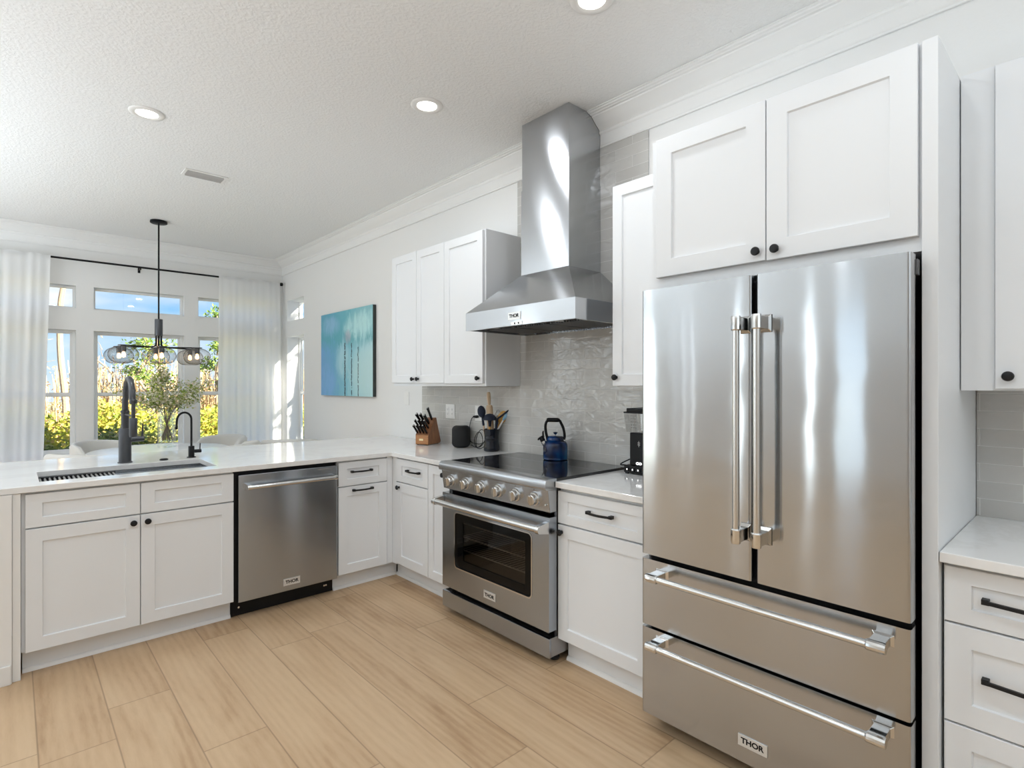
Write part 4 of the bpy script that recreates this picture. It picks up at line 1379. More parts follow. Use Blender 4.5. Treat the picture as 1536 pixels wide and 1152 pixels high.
def frame(p0, p1):
    p0, p1 = Vector(p0), Vector(p1)
    ax = (p1 - p0).normalized()
    vw = (VF - ax * VF.dot(ax)).normalized()
    rt = ax.cross(vw) * -1
    return (lambda a, b_, h: tuple(p0 + rt * a + vw * b_ + ax * h)), (p1 - p0).length
def paddle(T, h0, h1, w, th, dish=0.0):
    mb = MB(T)
    n, ms = 14, 14
    pts, fs = [], []
    for i in range(n + 1):
        a = PI * i / n
        h = (h0 + h1) / 2 - (h1 - h0) / 2 * math.cos(a)
        sa = max(math.sin(a), 0.05)
        for q in range(ms):
            g = 2 * PI * q / ms
            pts.append((w * sa * math.cos(g), th * (0.4 + 0.6 * sa) * math.sin(g) - dish * sa * (1 - math.cos(g) ** 2), h))
    for i in range(n):
        for q in range(ms):
            j = (q + 1) % ms
            fs.append((i * ms + q, i * ms + j, (i + 1) * ms + j, (i + 1) * ms + q))
    fs += [tuple(range(ms)), tuple(range(n * ms, (n + 1) * ms))]
    return mb.add(pts, fs)
base = tuple(cp_(0, 0.03))
T, L = frame(cp_(0.0, 0.018, 0.0245), cp_(-0.024, 0.428, 0.028))
uten('rolling_pin', 'pale wooden rolling pin standing tallest in the crock', [
    ('barrel', MB(T).lathe([(0, 0.0), (0.022, 0.0), (0.0245, 0.01), (0.0245, 0.300), (0.021, 0.314), (0.012, 0.316)], seg=22), 'bamboo'),
    ('handle', MB(T).lathe([(0.008, 0.3165), (0.012, 0.332), (0.0145, 0.370), (0.0135, L - 0.01), (0.009, L), (0, L + 0.001)], seg=18), 'bamboo')], base)
T, L = frame(cp_(-0.037, 0.03, 0.016), cp_(-0.080, 0.330, 0.004))
uten('spoon', 'dark navy silicone spoon with upright oval head, left in the crock', [
    ('handle', MB(T).lathe([(0.006, 0), (0.0065, 0.155), (0, 0.156)], seg=12), 'bamboo'),
    ('neck', MB(T).lathe([(0.008, 0.156), (0.009, 0.170), (0.007, 0.225), (0, 0.226)], seg=12), 'navy'),
    ('head', paddle(T, 0.215, L, 0.030, 0.008, 0.006), 'navy')], base)
T, L = frame(cp_(-0.012, 0.03, -0.035), cp_(-0.012, 0.275, -0.038))
uten('ladle', 'dark navy silicone ladle turned upside down at the front of the crock', [
    ('handle', MB(T).lathe([(0.0065, 0), (0.007, 0.150), (0, 0.151)], seg=12), 'amber'),
    ('neck', MB(T).lathe([(0.009, 0.151), (0.010, 0.165), (0.013, 0.190), (0.020, 0.202), (0, 0.204)], seg=12), 'navy'),
    ('bowl', MB(T).lathe([(0.046, 0.198), (0.050, 0.200), (0.048, 0.212), (0.038, 0.230), (0.022, 0.241), (0, 0.245), (0, 0.238), (0.020, 0.234), (0.035, 0.224), (0.043, 0.210)], seg=28), 'navy')], base)
T, L = frame(cp_(0.037, 0.03, 0.012), cp_(0.046, 0.300, 0.026))
wh = MB(T)
for q in range(6):
    a = PI * q / 6
    pts = []
    for k in range(19):
        ang = PI * k / 18
        r_ = 0.030 * math.cos(ang) * min(1.0, 0.2 + 1.15 * math.sin(ang) ** 0.9)
        pts.append((r_ * math.cos(a), r_ * math.sin(a), 0.135 + (L - 0.135) * math.sin(ang) ** 0.9))
    wh.tube(pts, 0.0016, 6)
uten('whisk', 'wire balloon whisk in the crock behind the ladle', [
    ('handle', MB(T).lathe([(0.006, 0), (0.0085, 0.07), (0.008, 0.135), (0, 0.138)], seg=14), 'handle_steel'),
    ('wires', wh, 'chrome')], base)
T, L = frame(cp_(-0.034, 0.020, -0.007), cp_(0.100, 0.290, -0.005))
uten('wooden_spoon', 'amber wooden spoon with rounded head leaning right in the crock', [
    ('handle', MB(T).lathe([(0.0055, 0), (0.0065, 0.215), (0, 0.216)], seg=12), 'amber'),
    ('head', paddle(T, 0.205, L, 0.034, 0.007, 0.006), 'amber')], base)
T, L = frame(cp_(0.018, 0.03, -0.036), cp_(0.040, 0.235, -0.030))
T6, L6 = frame(cp_(0.040, 0.233, -0.030), cp_(0.132, 0.305, -0.030))
uten('spatula', 'thin dark spatula leaning across the amber wooden spoon', [
    ('handle', MB(T).lathe([(0.006, 0), (0.0075, 0.12), (0.0105, 0.17), (0.010, L), (0, L + 0.001)], seg=12), 'navy'),
    ('blade', MB(T6).tube([(0, 0, -0.008), (0, 0, 0.05), (0, 0, L6)], [0.0075, 0.006, 0.0045], 8), 'navy')], base)
T, L = frame(cp_(-0.034, 0.020, -0.0205), cp_(0.116, 0.282, -0.019))
uten('basting_brush', 'pale blue silicone brush leaning farthest right in the crock', [
    ('handle', MB(T).lathe([(0.005, 0), (0.006, 0.235), (0, 0.237)], seg=10), 'plastic_white'),
    ('head', paddle(T, 0.232, L, 0.012, 0.006), 'ctrl_blue')], base)

# ------------------------------------------------------------------ kettle
kx, ky, kz = 2.520, 2.352, 0.9285
t = thing('kettle', 'blue enamel whistling kettle on the black glass cooktop', 'kettle', (kx, ky, kz))
link_mesh('body', MB().lathe([(0, 0), (0.070, 0.0), (0.0765, 0.004), (0.0775, 0.012), (0.0765, 0.014), (0.0775, 0.018), (0.0775, 0.085), (0.074, 0.102), (0.065, 0.114), (0.055, 0.119), (0.052, 0.121), (0, 0.121)], (kx, ky, kz), 48), 'enamel_blue', t, smooth=50)
ld = link_mesh('lid', MB().lathe([(0.0535, 0.1215), (0.054, 0.130), (0.050, 0.140), (0.044, 0.146), (0.020, 0.149), (0, 0.150)], (kx, ky, kz), 40), 'enamel_blue', t, smooth=50)
link_mesh('lid_knob', MB().lathe([(0.005, 0.149), (0.0055, 0.156), (0.014, 0.166), (0.0165, 0.170), (0.013, 0.174), (0, 0.1745)], (kx, ky, kz), 22), 'chrome', ld)
# the kettle turned so that spout and handle lie across the view
KR = Vector((0.738, -0.675, 0)); KF = Vector((0.675, 0.738, 0))
TKt = lambda a, b_, h: tuple(Vector((kx, ky, kz)) + KR * a + KF * b_ + Vector((0, 0, h)))
hp = [(0.052, 0, 0.112), (0.058, 0, 0.150), (0.050, 0, 0.195), (0.034, 0, 0.230), (0.022, 0, 0.244), (-0.030, 0, 0.246), (-0.052, 0, 0.240), (-0.062, 0, 0.215), (-0.060, 0, 0.175), (-0.050, 0, 0.130), (-0.048, 0, 0.112)]
ho = link_mesh('handle', MB(TKt).tube(hp, 0.0085, 12, 5), 'black', t)
link_mesh('grip', MB(TKt).tube([(0.026, 0, 0.245), (0.015, 0, 0.247), (-0.045, 0, 0.248), (-0.055, 0, 0.246)], [0.010, 0.0135, 0.0135, 0.010], 16), 'black', ho)
link_mesh('bracket', MB(TKt).box(0.044, 0.062, -0.012, 0.012, 0.098, 0.124), 'chrome', ho, smooth=0, bevel=0.002)
so = link_mesh('spout', MB(TKt).tube([(-0.060, 0, 0.090), (-0.074, 0, 0.108), (-0.083, 0, 0.125)], [0.019, 0.016, 0.0125], 18, 4), 'chrome', t)
wo_ = link_mesh('whistle', MB(TKt).tube([(-0.077, 0, 0.116), (-0.087, 0, 0.134), (-0.092, 0, 0.144)], [0.016, 0.0155, 0.012], 16), 'black', so)
link_mesh('whistle_lever', MB(TKt).tube([(-0.075, 0, 0.138), (-0.078, 0, 0.168), (-0.074, 0, 0.178)], [0.007, 0.0075, 0.004], 10, 4), 'black', wo_)
link_mesh('whistle_tip', MB(TKt).tube([(-0.088, 0, 0.136), (-0.104, 0, 0.130), (-0.108, 0, 0.120)], [0.008, 0.007, 0.004], 10, 4), 'black', wo_)

# ------------------------------------------------------------------ blender
t = thing('blender', 'black countertop blender with clear jar beside the fridge', 'blender', (2.53, 1.70, CT))
b0 = link_mesh('base', MB().box(2.462, 2.612, 1.585, 1.790, CT + 0.006, CT + 0.046), 'black', t, smooth=0, bevel=0.006, bseg=3)
for q in range(4):
    y = 1.765 - q * 0.035
    link_mesh('button', MB().box(2.458, 2.4615, y - 0.011, y + 0.011, CT + 0.017, CT + 0.036), 'black_gloss', b0, smooth=0, bevel=0.001)
    link_mesh('button_mark', MB().box(2.4570, 2.4578, y - 0.0022, y + 0.0022, CT + 0.022, CT + 0.030), 'led', b0, smooth=0)
ftm = MB()
for x in (2.475, 2.595):
    for y in (1.60, 1.775):
        ftm.box(x - 0.008, x + 0.008, y - 0.008, y + 0.008, CT + 0.0003, CT + 0.0065)
link_mesh('feet', ftm, 'rubber', b0, smooth=0)
tw = link_mesh('tower', MB().box(2.475, 2.600, 1.595, 1.760, CT + 0.047, CT + 0.224), 'black', t, smooth=0, bevel=0.005, bseg=3)
lg = MB(lambda a, b_, h: (2.4745 - h, 1.700 - a, CT + 0.060 + b_))
for dx in (-0.0085, 0.0085):
    pts = [(dx + 0.0075 * math.cos(2 * PI * k / 16), 0.0055 * math.sin(2 * PI * k / 16), 0.001) for k in range(17)]
    lg.tube(pts, 0.0018, 6)
link_mesh('ring_emblem', lg, 'led', tw)
lg = MB(lambda a, b_, h: (2.4745 - h, 1.700 - a, CT + 0.165 + b_))
lg.tube([(0, -0.016, 0.001), (0, 0.016, 0.001)], 0.0012, 6).tube([(-0.008, 0.006, 0.001), (0.008, 0.006, 0.001)], 0.0012, 6).tube([(-0.008, -0.004, 0.001), (0.008, -0.004, 0.001)], 0.0012, 6)
link_mesh('symbol_emblem', lg, 'badge', tw)
jr = MB()
pts = []
for (z, g) in ((CT + 0.226, 0.0), (CT + 0.328, 0.010)):
    pts += [(2.468 - g, 1.775 + g, z), (2.468 - g, 1.590 - g, z), (2.605 + g * 0.5, 1.590 - g, z), (2.605 + g * 0.5, 1.775 + g, z)]
jr.add(pts, [(0, 1, 2, 3)] + [(i, (i + 1) % 4, 4 + (i + 1) % 4, 4 + i) for i in range(4)])
jo = link_mesh('jar', jr, 'jar', t, smooth=0)
mk = MB()
for q in range(5):
    for r_ in range(3):
        mk.box(2.4635 - 0.0018 * q - 0.0006, 2.4635 - 0.0018 * q - 0.0001, 1.735 - r_ * 0.013, 1.741 - r_ * 0.013, CT + 0.250 + q * 0.016, CT + 0.2525 + q * 0.016)
link_mesh('volume_marks', mk, 'slot', jo, smooth=0)
lo2 = link_mesh('lid', MB().box(2.456, 2.612, 1.580, 1.788, CT + 0.3285, CT + 0.3365).box(2.462, 2.606, 1.586, 1.772, CT + 0.3365, CT + 0.356), 'black', t, smooth=0, bevel=0.002)
cdp = [(2.61, 1.775, CT + 0.022), (2.62, 1.80, CT + 0.03), (2.615, 1.83, CT + 0.062), (2.60, 1.875, CT + 0.045), (2.590, 1.905, CT + 0.024), (2.588, 1.87, CT + 0.0235), (2.585, 1.835, CT + 0.0235)]
link_mesh('power_cord', MB().tube(cdp, 0.0038, 8, 6), 'black', t)

# ------------------------------------------------------------------ painting
t = thing('painting', 'abstract blue and teal canvas with three thin dark lines on the wall', 'painting', (2.63, 5.48, 1.277))
link_mesh('canvas', MB().box(2.609, 2.6125, 4.880, 6.088, 1.277, 2.185), 'art', t, smooth=0)
link_mesh('stretcher', MB().box(2.6128, 2.6485, 4.880, 6.088, 1.277, 2.185), 'art_edge', t, smooth=0)

# ------------------------------------------------------------------ curtains and rod
YR = 7.318
t = thing('curtain_rod', 'long thin black curtain rod above the far windows', 'curtain rod', (1.0, YR, 2.71))
link_mesh('rod', MB().tube([(-0.60, YR, 2.708), (2.585, YR, 2.708)], 0.0105, 14), 'black', t)
for x in (-0.60, 2.585):
    link_mesh('finial', MB().lathe([(0.018, 0), (0.022, 0.006), (0.022, 0.026), (0.018, 0.032)], (x if x > 0 else x - 0.03, YR, 2.708), 20, 'x'), 'black', t)
for x in (-0.3, 1.060, 2.45):
    br_ = MB().tube([(x, YR, 2.697), (x, YR + 0.02, 2.690), (x, YW - 0.003, 2.690)], 0.006, 10).box(x - 0.012, x + 0.012, YW - 0.006, YW - 0.002, 2.66, 2.715)
    br_.box(x - 0.006, x + 0.006, YR - 0.014, YR + 0.014, 2.680, 2.697)
    link_mesh('bracket', br_, 'black', t, smooth=30)

def curtain(name, label, xt0, xt1, xb0, xb1, folds, seed):
    r = random.Random(seed)
    nu, nv = folds * 14, 40
    ph = [r.uniform(-0.6, 0.6) for _ in range(folds + 2)]
    am = [r.uniform(0.6, 1.25) for _ in range(folds + 2)]
    mb = MB()
    pts, fs = [], []
    for j in range(nv + 1):
        v = j / nv
        z = 2.722 - v * (2.722 - 0.012)
        for i in range(nu + 1):
            u = i / nu
            x = (xt0 + (xt1 - xt0) * u) * (1 - v) + (xb0 + (xb1 - xb0) * u) * v
            q = u * folds
            k = int(min(q, folds - 1e-6))
            f = q - k
            A = (am[k] * (1 - f) + am[k + 1] * f)
            P_ = ph[k] * (1 - f) + ph[k + 1] * f
            open_ = min(1.0, 0.35 + v * 3.0)
            y = YR - 0.019 - 0.014 * (0.5 + 0.5 * math.sin(2 * PI * q + P_)) * A * open_ - 0.012 * math.sin(3.3 * q + 1.7 + v * 1.5) * open_ * 0.5
            zz = z
            if j == 0:
                zz += 0.006 * math.sin(2 * PI * q * 0.5 + seed)
            pts.append((x + 0.006 * math.sin(2 * PI * q * 0.5 + v * 2) * v, y, zz))
    for j in range(nv):
        for i in range(nu):
            a = j * (nu + 1) + i
            fs.append((a, a + 1, a + nu + 2, a + nu + 1))
    mb.add(pts, fs)
    return tag(link_mesh(name, mb, 'curtain', smooth=80, recalc=False), label, 'curtain')
curtain('curtain', 'sheer white floor-length curtain over the left window', -0.62, 0.290, -0.62, 0.222, 11, 3)
curtain('curtain', 'sheer white floor-length curtain in the corner by the painting wall', 1.852, 2.575, 1.825, 2.598, 9, 8)

# ------------------------------------------------------------------ chandelier
px, py = 1.073, 6.366
t = thing('chandelier', 'black six-light pendant with smoked glass globes over the dining table', 'chandelier', (px, py, CEIL))
link_mesh('canopy', MB().lathe([(0, CEIL - 0.001), (0.072, CEIL - 0.001), (0.074, CEIL - 0.010), (0.074, CEIL - 0.022), (0.068, CEIL - 0.026), (0, CEIL - 0.026)], (px, py, 0), 32), 'black', t)
link_mesh('stem', MB().tube([(px, py, CEIL - 0.02), (px, py, 2.04)], 0.0075, 12), 'black', t)
link_mesh('hub', MB().lathe([(0, 2.045), (0.033, 2.045), (0.0345, 2.04), (0.0345, 1.885), (0.033, 1.88), (0, 1.88)], (px, py, 0), 24), 'gun', t)
GX, GY, GZ = 0.305, 0.15, 1.760
for ix in (-1, 0, 1):
    for iy in (-1, 1):
        gx, gy = px + ix * GX, py + iy * GY
        ox, oy = (ix * 0.022), iy * 0.016
        if ix:
            path = [(px + ox, py + oy, 1.89), (px + ox, py + oy, 1.80), (px + ox * 1.5, py + oy * 1.1, 1.778), (px + ox + ix * 0.045, py + oy * 1.4, 1.768), (px + ix * 0.12, py + iy * 0.05, 1.7675), (gx - ix * 0.04, gy - iy * 0.02, 1.7675), (gx, gy, 1.7675)]
        else:
            path = [(px, py + oy, 1.89), (px, py + oy, 1.80), (px, py + oy * 1.6, 1.778), (px, py + iy * 0.06, 1.768), (gx, gy, 1.7675)]
        link_mesh('arm', MB().tube(path, 0.0062, 10, 5), 'black', t)
        link_mesh('socket', MB().lathe([(0, GZ + 0.012), (0.045, GZ + 0.011), (0.045, GZ + 0.004), (0.022, GZ + 0.002), (0.022, GZ - 0.050), (0.018, GZ - 0.053), (0, GZ - 0.053)], (gx, gy, 0), 22), 'gun', t)
        gp = catmull([Vector((r_, 0, h_)) for r_, h_ in [(0.042, 0.0), (0.070, -0.008), (0.098, -0.026), (0.116, -0.052), (0.122, -0.080), (0.115, -0.112), (0.098, -0.138), (0.078, -0.152), (0.058, -0.157)]], 4)
        go = link_mesh('glass_globe', MB().lathe([(v.x, v.z) for v in gp], (gx, gy, GZ), 80, closed=False), 'globe', t, smooth=85, recalc=True)
        link_mesh('bulb', MB().lathe([(0.008, -0.053), (0.012, -0.062), (0.017, -0.080), (0.0175, -0.092), (0.013, -0.104), (0, -0.109)], (gx, gy, GZ), 18), 'bulb', go)

# ------------------------------------------------------------------ ceiling fittings
def downlight(x, y, label):
    t = thing('downlight', label, 'ceiling light', (x, y, CEIL), 'recessed ceiling lights')
    link_mesh('trim_ring', MB().lathe([(0.058, CEIL - 0.004), (0.066, CEIL - 0.010), (0.090, CEIL - 0.006), (0.094, CEIL - 0.001), (0.058, CEIL - 0.001)], (x, y, 0), 40), 'plastic_white', t, smooth=60)
    link_mesh('lens', MB().lathe([(0, CEIL - 0.0045), (0.0575, CEIL - 0.0045), (0.0575, CEIL - 0.0015), (0, CEIL - 0.0015)], (x, y, 0), 36), 'lens', t)
    l = add_light('downlight_lamp', 'AREA', (x, y, CEIL - 0.014), (0, 0, -1), LAMP_W, (0.90, 0.95, 1.0), shape='DISK', size=0.11)
    return t
downlight(0.594, 3.880, 'round recessed ceiling light left of the pendant, brightest on the left')
downlight(1.778, 2.677, 'round recessed ceiling light near the hood chimney')
downlight(1.800, 1.470, 'round recessed ceiling light cut by the top edge')
for x, y in ((0.6, 0.55), (0.6, -1.2), (-1.4, 1.5), (-1.4, 4.2), (-1.4, -1.2)):
    downlight(x, y, 'recessed ceiling light behind the viewpoint')

t = thing('ceiling_vent', 'white slatted air vent in the ceiling above the peninsula', 'vent', (1.1, 4.736, CEIL))
vx0, vx1, vy0, vy1 = 0.955, 1.250, 4.658, 4.815
link_mesh('frame', MB().slab([vx0, vx0 + 0.022, vx1 - 0.022, vx1], [vy0, vy0 + 0.022, vy1 - 0.022, vy1], hole([(vx0 + 0.022, vx1 - 0.022, vy0 + 0.022, vy1 - 0.022)]), CEIL - 0.008, CEIL - 0.0005), 'trim', t, smooth=0, bevel=0.002)
sl = MB()
for q in range(7):
    y = vy0 + 0.026 + q * 0.0155
    sl.prism([(y, CEIL - 0.002), (y + 0.011, CEIL - 0.016), (y + 0.0125, CEIL - 0.016), (y + 0.0015, CEIL - 0.002)], vx0 + 0.023, vx1 - 0.023, 'x')
link_mesh('louvres', sl, 'vent_grey', t, smooth=0)
link_mesh('duct_back', MB().box(vx0 + 0.02, vx1 - 0.02, vy0 + 0.02, vy1 - 0.02, CEIL - 0.0015, CEIL - 0.0004), 'slot', t, smooth=0)

# ------------------------------------------------------------------ dining table and chairs
tcx, tcy = 1.10, 6.40
t = thing('dining_table', 'round white dining table under the pendant', 'table', (tcx, tcy, 0))
link_mesh('table_top', MB().lathe([(0, 0.715), (0.57, 0.715), (0.592, 0.722), (0.60, 0.732), (0.60, 0.742), (0.594, 0.75), (0, 0.75)], (tcx, tcy, 0), 64), 'table_white', t)
link_mesh('pedestal', MB().lathe([(0, 0.0), (0.30, 0.0), (0.30, 0.018), (0.20, 0.04), (0.08, 0.10), (0.06, 0.35), (0.08, 0.62), (0.22, 0.70), (0.24, 0.714), (0, 0.714)], (tcx, tcy, 0), 40), 'table_white', t)

def make_chair():
    t = thing('dining_chair', '', 'chair', (0, 0, 0))
    # barrel back: arc open towards +Y (the chair faces +Y)
    mb = MB()
    n, ro, ri = 40, 0.300, 0.245
    pts, fs = [], []
    for i in range(n + 1):
        a = math.radians(-200 + 220 * i / n)
        e_ = abs(2 * i / n - 1)
        ztop = 0.825 - 0.055 * e_ ** 2 - 0.12 * max(0, e_ - 0.72) / 0.28
        c, s = math.cos(a), math.sin(a)
        k = 1.0 if e_ < 0.97 else 0.985
        pts += [(ri * c, ri * s, 0.41), (ro * c * k, ro * s * k, 0.41), (ro * 1.03 * c, ro * 1.03 * s, ztop - 0.03), ((ro * 1.02 - 0.012) * c, (ro * 1.02 - 0.012) * s, ztop - 0.006), ((ri + ro) / 2 * c * 1.02, (ri + ro) / 2 * s * 1.02, ztop), ((ri + 0.012) * c, (ri + 0.012) * s, ztop - 0.006), (ri * 1.02 * c, ri * 1.02 * s, ztop - 0.03)]
    for i in range(n):
        for k in range(7):
            j = (k + 1) % 7
            fs.append((i * 7 + k, i * 7 + j, i * 7 + 7 + j, i * 7 + 7 + k))
    fs += [tuple(range(7)), tuple(range(n * 7, n * 7 + 7))]
    mb.add(pts, fs)
    link_mesh('backrest', mb, 'fabric_white', t, smooth=60)
    link_mesh('seat', MB().lathe([(0, 0.40), (0.235, 0.40), (0.2435, 0.415), (0.2435, 0.455), (0.225, 0.478), (0, 0.485)], (0, 0, 0), 40), 'fabric_white', t, smooth=60)
    for sx in (-1, 1):
        for sy in (-1, 1):
            link_mesh('leg', MB().tube([(sx * 0.15, sy * 0.15, 0.40), (sx * 0.20, sy * 0.20, 0.0)], [0.018, 0.011], 12), 'black', t)
    return t
ch = make_chair()
def face(x, y):
    return math.atan2(tcy - y, tcx - x) - PI / 2
spots = [(0.50, 5.98, None, 'white barrel-back dining chair at the near left of the table'), (1.60, 6.00, None, 'white barrel-back dining chair at the near right, behind the filter tap'),
         (0.72, 6.86, None, 'white barrel-back dining chair beyond the table under the left window'), (1.68, 6.72, None, 'white barrel-back dining chair beyond the table by the right curtain'),
         (2.25, 6.05, -0.5, 'white barrel-back chair against the painting wall')]
for i, (x, y, rz, lab) in enumerate(spots):
    rz = face(x, y) if rz is None else rz
    if i == 0:
        ch.location = (x, y, 0)
        ch.rotation_euler = (0, 0, rz)
        ch['label'] = lab
        ch['group'] = 'dining chairs'
    else:
        copy_tree(ch, (x, y, 0), rz, lab, 'dining chairs')

# vase with flowering branches
vx, vy, vz = 1.185, 6.60, 0.7505
t = thing('vase', 'clear glass cylinder vase on the dining table', 'vase', (vx, vy, vz))
link_mesh('glass_wall', MB().lathe([(0.084, 0.0), (0.085, 0.20), (0.086, 0.395), (0.080, 0.395), (0.079, 0.20), (0.078, 0.06), (0, 0.058)], (vx, vy, vz), 40, closed=False), 'vase', t, smooth=50)
link_mesh('thick_base', MB().lathe([(0, 0.0008), (0.0835, 0.0008), (0.0835, 0.02)], (vx, vy, vz), 40, closed=False), 'vase', t, smooth=50)
t = thing('flowering_branches', 'arrangement of pale blossoming branches in the glass vase', 'flowers', (vx, vy, vz + 0.07))
r = random.Random(21)
tips = []
leafm, blos = MB(), MB()
def leaf_quad(mb, p, ln, wd, r, flat=0.0):
    d = Vector((r.uniform(-1, 1), r.uniform(-1, 1), r.uniform(-0.6, 1))).normalized()
    s = d.cross(Vector((r.uniform(-1, 1), r.uniform(-1, 1), r.uniform(-1, 1)))).normalized()
    n_ = d.cross(s)
    p = Vector(p)
    mb.add([tuple(p), tuple(p + d * ln * 0.5 + s * wd * 0.5 + n_ * wd * 0.15), tuple(p + d * ln), tuple(p + d * ln * 0.5 - s * wd * 0.5 + n_ * wd * 0.15)], [(0, 1, 2, 3)])
for q in range(9):
    a = 2 * PI * q / 9 + r.uniform(-0.2, 0.2)
    lean = r.uniform(0.14, 0.34)
    hgt = r.choice([0.52, 0.60, 0.66, 0.70, 0.86])
    if q in (2, 6):
        hgt = 0.93
    b0 = Vector((vx - 0.055 * math.cos(a), vy - 0.055 * math.sin(a), vz + 0.066))
    mid_ = Vector((vx + 0.05 * math.cos(a), vy + 0.05 * math.sin(a), vz + 0.36))
    tip = Vector((vx + lean * math.cos(a), vy + lean * math.sin(a), vz + hgt))
    st = MB().tube([b0, mid_, (mid_ + tip) / 2 + Vector((r.uniform(-.02, .02), r.uniform(-.02, .02), 0)), tip], [0.0045, 0.0016], 7, 5)
    for w in range(4):
        f = r.uniform(0.15, 0.85)
        s0 = mid_.lerp(tip, f)
        s1 = s0 + Vector((r.uniform(-0.14, 0.14) + 0.09 * math.cos(a), r.uniform(-0.14, 0.14) + 0.09 * math.sin(a), r.uniform(0.03, 0.16)))
        st.tube([s0, (s0 + s1) / 2 + Vector((0, 0, 0.012)), s1], [0.0022, 0.001], 5, 3)
        tips += [(s0.lerp(s1, k), s1) for k in (0.4, 0.6, 0.8, 1.0)]
    link_mesh('stem', st, 'branch', t)
    for f in (0.2, 0.35, 0.5, 0.6, 0.7):
        tips.append((mid_.lerp(tip, f), tip))
for p, _ in tips:
    if p.z > vz + 0.80:
        continue
    for _k in range(8):
        leaf_quad(leafm, p + Vector((r.gauss(0, 0.028), r.gauss(0, 0.028), r.gauss(0, 0.028))), r.uniform(0.024, 0.048), r.uniform(0.012, 0.022), r)
    for _k in range(8):
        leaf_quad(blos, p + Vector((r.gauss(0, 0.026), r.gauss(0, 0.026), r.gauss(0, 0.026))), r.uniform(0.018, 0.034), r.uniform(0.016, 0.028), r)
o = link_mesh('leaves', leafm, 'leaf_vase', t, smooth=0, recalc=False)
o['kind'] = 'stuff'
o = link_mesh('blossoms', blos, 'blossom', t, smooth=0, recalc=False)
o['kind'] = 'stuff'

# ------------------------------------------------------------------ outdoors
GZ0 = -0.35
mb = MB().box(-30, 40, YW + 0.2, 70, GZ0 - 0.2, GZ0)
o = struct('ground', mb, 'ground', 'rough grassy ground outside', 'ground', smooth=0)

def shrub_parts(seed, rx, h, n, leaf):
    r = random.Random(seed)
    mb = MB()
    lobes = [(r.uniform(-0.6, 0.6) * rx, r.uniform(-0.6, 0.6) * rx, h * r.uniform(0.35, 0.75), r.uniform(0.35, 0.6)) for _ in range(9)]
    for i in range(n):
        lx, ly, lz, lr = r.choice(lobes)
        d = Vector((r.gauss(0, 1), r.gauss(0, 1), r.gauss(0, 1))).normalized() * (r.random() ** 0.35)
        p = Vector((lx + d.x * lr * rx * 1.1, ly + d.y * lr * rx * 1.1, max(0.03, lz + d.z * lr * h * 0.75)))
        leaf_quad(mb, p, leaf * r.uniform(0.6, 1.4), leaf * r.uniform(0.35, 0.7), r)
    st = MB()
    for k in range(6):
        a = 2 * PI * k / 6
        st.tube([(0.06 * math.cos(a), 0.06 * math.sin(a), 0), (0.3 * rx * math.cos(a), 0.3 * rx * math.sin(a), h * 0.4), (0.6 * rx * math.cos(a), 0.6 * rx * math.sin(a), h * 0.8)], [0.03, 0.008], 6, 3)
    return mb, st
def make_shrub(mat, seed, rx, h, n, leaf, label, group):
    t = thing('shrub', label, 'shrub', (0, 0, 0), group)
    lv, st = shrub_parts(seed, rx, h, n, leaf)
    link_mesh('foliage', lv, mat, t, smooth=0, recalc=False)
    link_mesh('stems', st, 'branch', t)
    return t
def spread(proto, spots, label, group):
    for i, (x, y, s) in enumerate(spots):
        if i == 0:
            proto.location = (x, y, GZ0)
            proto.scale = (s,) * 3
            proto['label'] = label
            proto['group'] = group
        else:
            copy_tree(proto, (x, y, GZ0), i * 1.7, label, group, s)
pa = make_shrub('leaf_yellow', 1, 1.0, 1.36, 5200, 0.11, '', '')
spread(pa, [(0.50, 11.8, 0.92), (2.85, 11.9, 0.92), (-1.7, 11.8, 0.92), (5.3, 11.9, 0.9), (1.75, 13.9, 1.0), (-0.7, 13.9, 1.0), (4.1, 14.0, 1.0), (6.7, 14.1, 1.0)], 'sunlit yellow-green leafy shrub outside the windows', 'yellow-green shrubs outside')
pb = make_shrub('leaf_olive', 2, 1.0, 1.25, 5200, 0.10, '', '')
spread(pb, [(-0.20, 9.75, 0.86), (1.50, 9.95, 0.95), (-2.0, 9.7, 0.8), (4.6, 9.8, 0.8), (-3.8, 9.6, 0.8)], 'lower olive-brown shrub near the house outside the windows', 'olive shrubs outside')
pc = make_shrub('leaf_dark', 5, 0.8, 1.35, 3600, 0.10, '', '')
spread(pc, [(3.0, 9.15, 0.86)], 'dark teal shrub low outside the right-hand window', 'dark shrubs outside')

def make_brush(seed, w, h, n, label, group):
    r = random.Random(seed)
    t = thing('dry_thicket', label, 'thicket', (0, 0, 0), group)
    st, lv = MB(), MB()
    for i in range(n):
        x, y = r.uniform(-w, w), r.uniform(-0.6, 0.6)
        hh = h * r.uniform(0.55, 1.1)
        lx, ly = r.gauss(0, 0.14), r.gauss(0, 0.14)
        wd = r.uniform(0.008, 0.026)
        st.tube([(x, y, 0), (x + lx * 0.4, y + ly * 0.4, hh * 0.5), (x + lx, y + ly, hh)], [wd, wd * 0.35], 4)
        for k in range(9):
            f = r.uniform(0.25, 1.0)
            leaf_quad(lv, (x + lx * f + r.gauss(0, 0.06), y + ly * f + r.gauss(0, 0.06), hh * f), r.uniform(0.05, 0.14), r.uniform(0.02, 0.05), r)
    link_mesh('stalks', st, 'reed', t, smooth=0, recalc=False)['kind'] = 'stuff'
    link_mesh('dead_leaves', lv, 'reed', t, smooth=0, recalc=False)['kind'] = 'stuff'
    return t
pd = make_brush(9, 1.5, 2.05, 260, '', '')
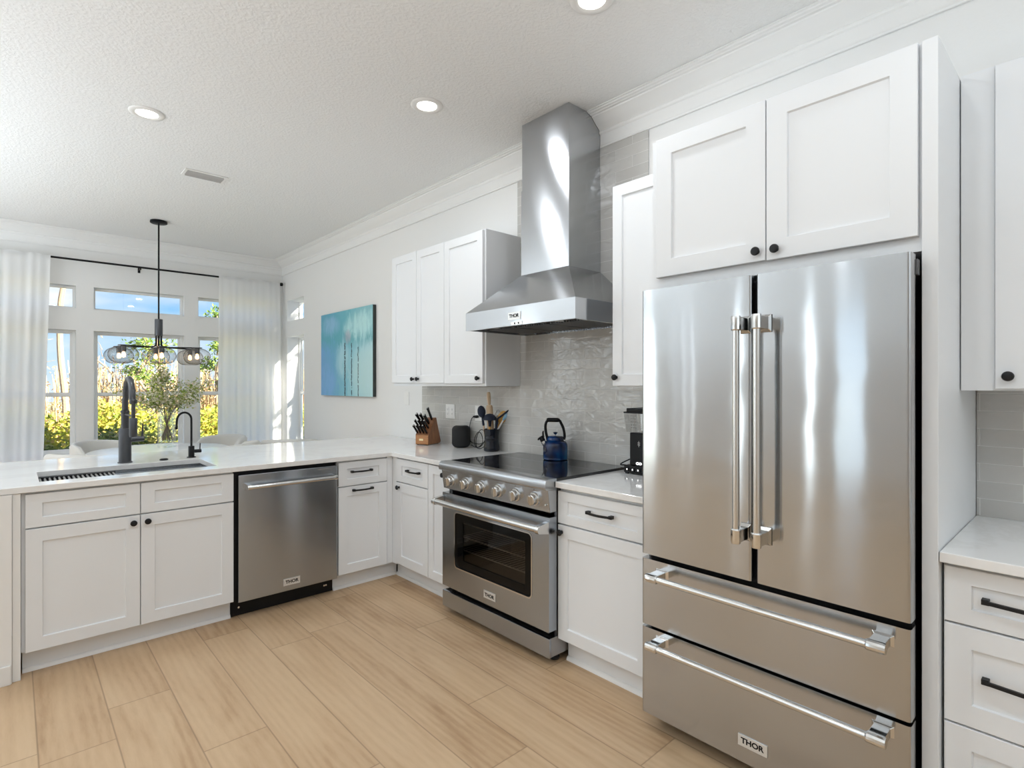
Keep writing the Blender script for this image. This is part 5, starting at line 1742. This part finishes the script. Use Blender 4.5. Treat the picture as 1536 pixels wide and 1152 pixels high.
spread(pd, [(0.6, 16.6, 1.0), (4.0, 17.0, 1.0), (7.4, 17.0, 1.0), (-3.2, 16.6, 1.0), (2.7, 19.0, 1.12), (6.8, 19.2, 1.12), (-1.5, 19.0, 1.12), (10.9, 19.2, 1.1)], 'tall tan thicket of dry stalks behind the green shrubs', 'dry thickets outside')

def bare_tree(x, y, h, r0, seed, label, leafy=None, name='bare_tree', reach=0.9):
    r = random.Random(seed)
    t = thing(name, label, 'tree', (x, y, GZ0))
    tr = MB()
    P = [(x, y, GZ0)] + [(x + r.gauss(0, 0.05) * k, y + r.gauss(0, 0.04) * k, GZ0 + h * k / 5) for k in range(1, 6)]
    tr.tube(P, [r0, r0 * 0.45], 10, 4)
    link_mesh('trunk', tr, 'bark', t)
    bm_ = MB()
    lv = MB()
    for k in range(10 if leafy else 7):
        z = GZ0 + h * r.uniform(0.45, 1.0)
        a = r.uniform(0, 2 * PI)
        L = r.uniform(0.35, 0.9) * reach / 0.9
        f = (z - GZ0) / h
        b0 = Vector((x, y, z))
        e_ = b0 + Vector((L * math.cos(a), L * math.sin(a), r.uniform(0.05, 0.4)))
        bm_.tube([b0, (b0 + e_) / 2 + Vector((0, 0, 0.05)), e_], [r0 * 0.25, r0 * 0.08], 6, 3)
        if leafy:
            for q in range(leafy):
                g = r.uniform(0.45, 1.1)
                leaf_quad(lv, b0.lerp(e_, g) + Vector((r.gauss(0, 0.10), r.gauss(0, 0.10), r.gauss(0, 0.07))), r.uniform(0.06, 0.13), r.uniform(0.03, 0.06), r)
    link_mesh('branches', bm_, 'bark', t)
    if leafy:
        link_mesh('crown', lv, 'leaf_pine', t, smooth=0, recalc=False)
bare_tree(0.86, 15.35, 6.5, 0.075, 3, 'tall bare pale trunk seen through the left window and transom')
bare_tree(-0.05, 15.5, 3.4, 0.05, 4, 'short bare snag outside the left window')
bare_tree(1.72, 17.55, 3.3, 0.035, 6, 'thin bare snag outside the left side of the central window', None, 'bare_tree', 0.4)
bare_tree(2.66, 17.4, 3.3, 0.05, 11, 'small leafy pine above the thicket outside the central window', 50, 'pine_tree', 0.5)
bare_tree(2.62, 15.9, 2.9, 0.05, 13, 'leafy green tree at the right side of the central window view', 50, 'pine_tree', 0.5)
bare_tree(3.92, 15.6, 3.6, 0.08, 15, 'dense leafy tree seen through the right window', 170, 'pine_tree')
bare_tree(-1.2, 16.9, 4.0, 0.08, 17, 'leafy tree hidden behind the left curtain', 70, 'pine_tree')
bare_tree(4.85, 3.55, 5.2, 0.10, 31, 'leafy tree beside the house that dapples the sun on the corner window', 170, 'leafy_tree')
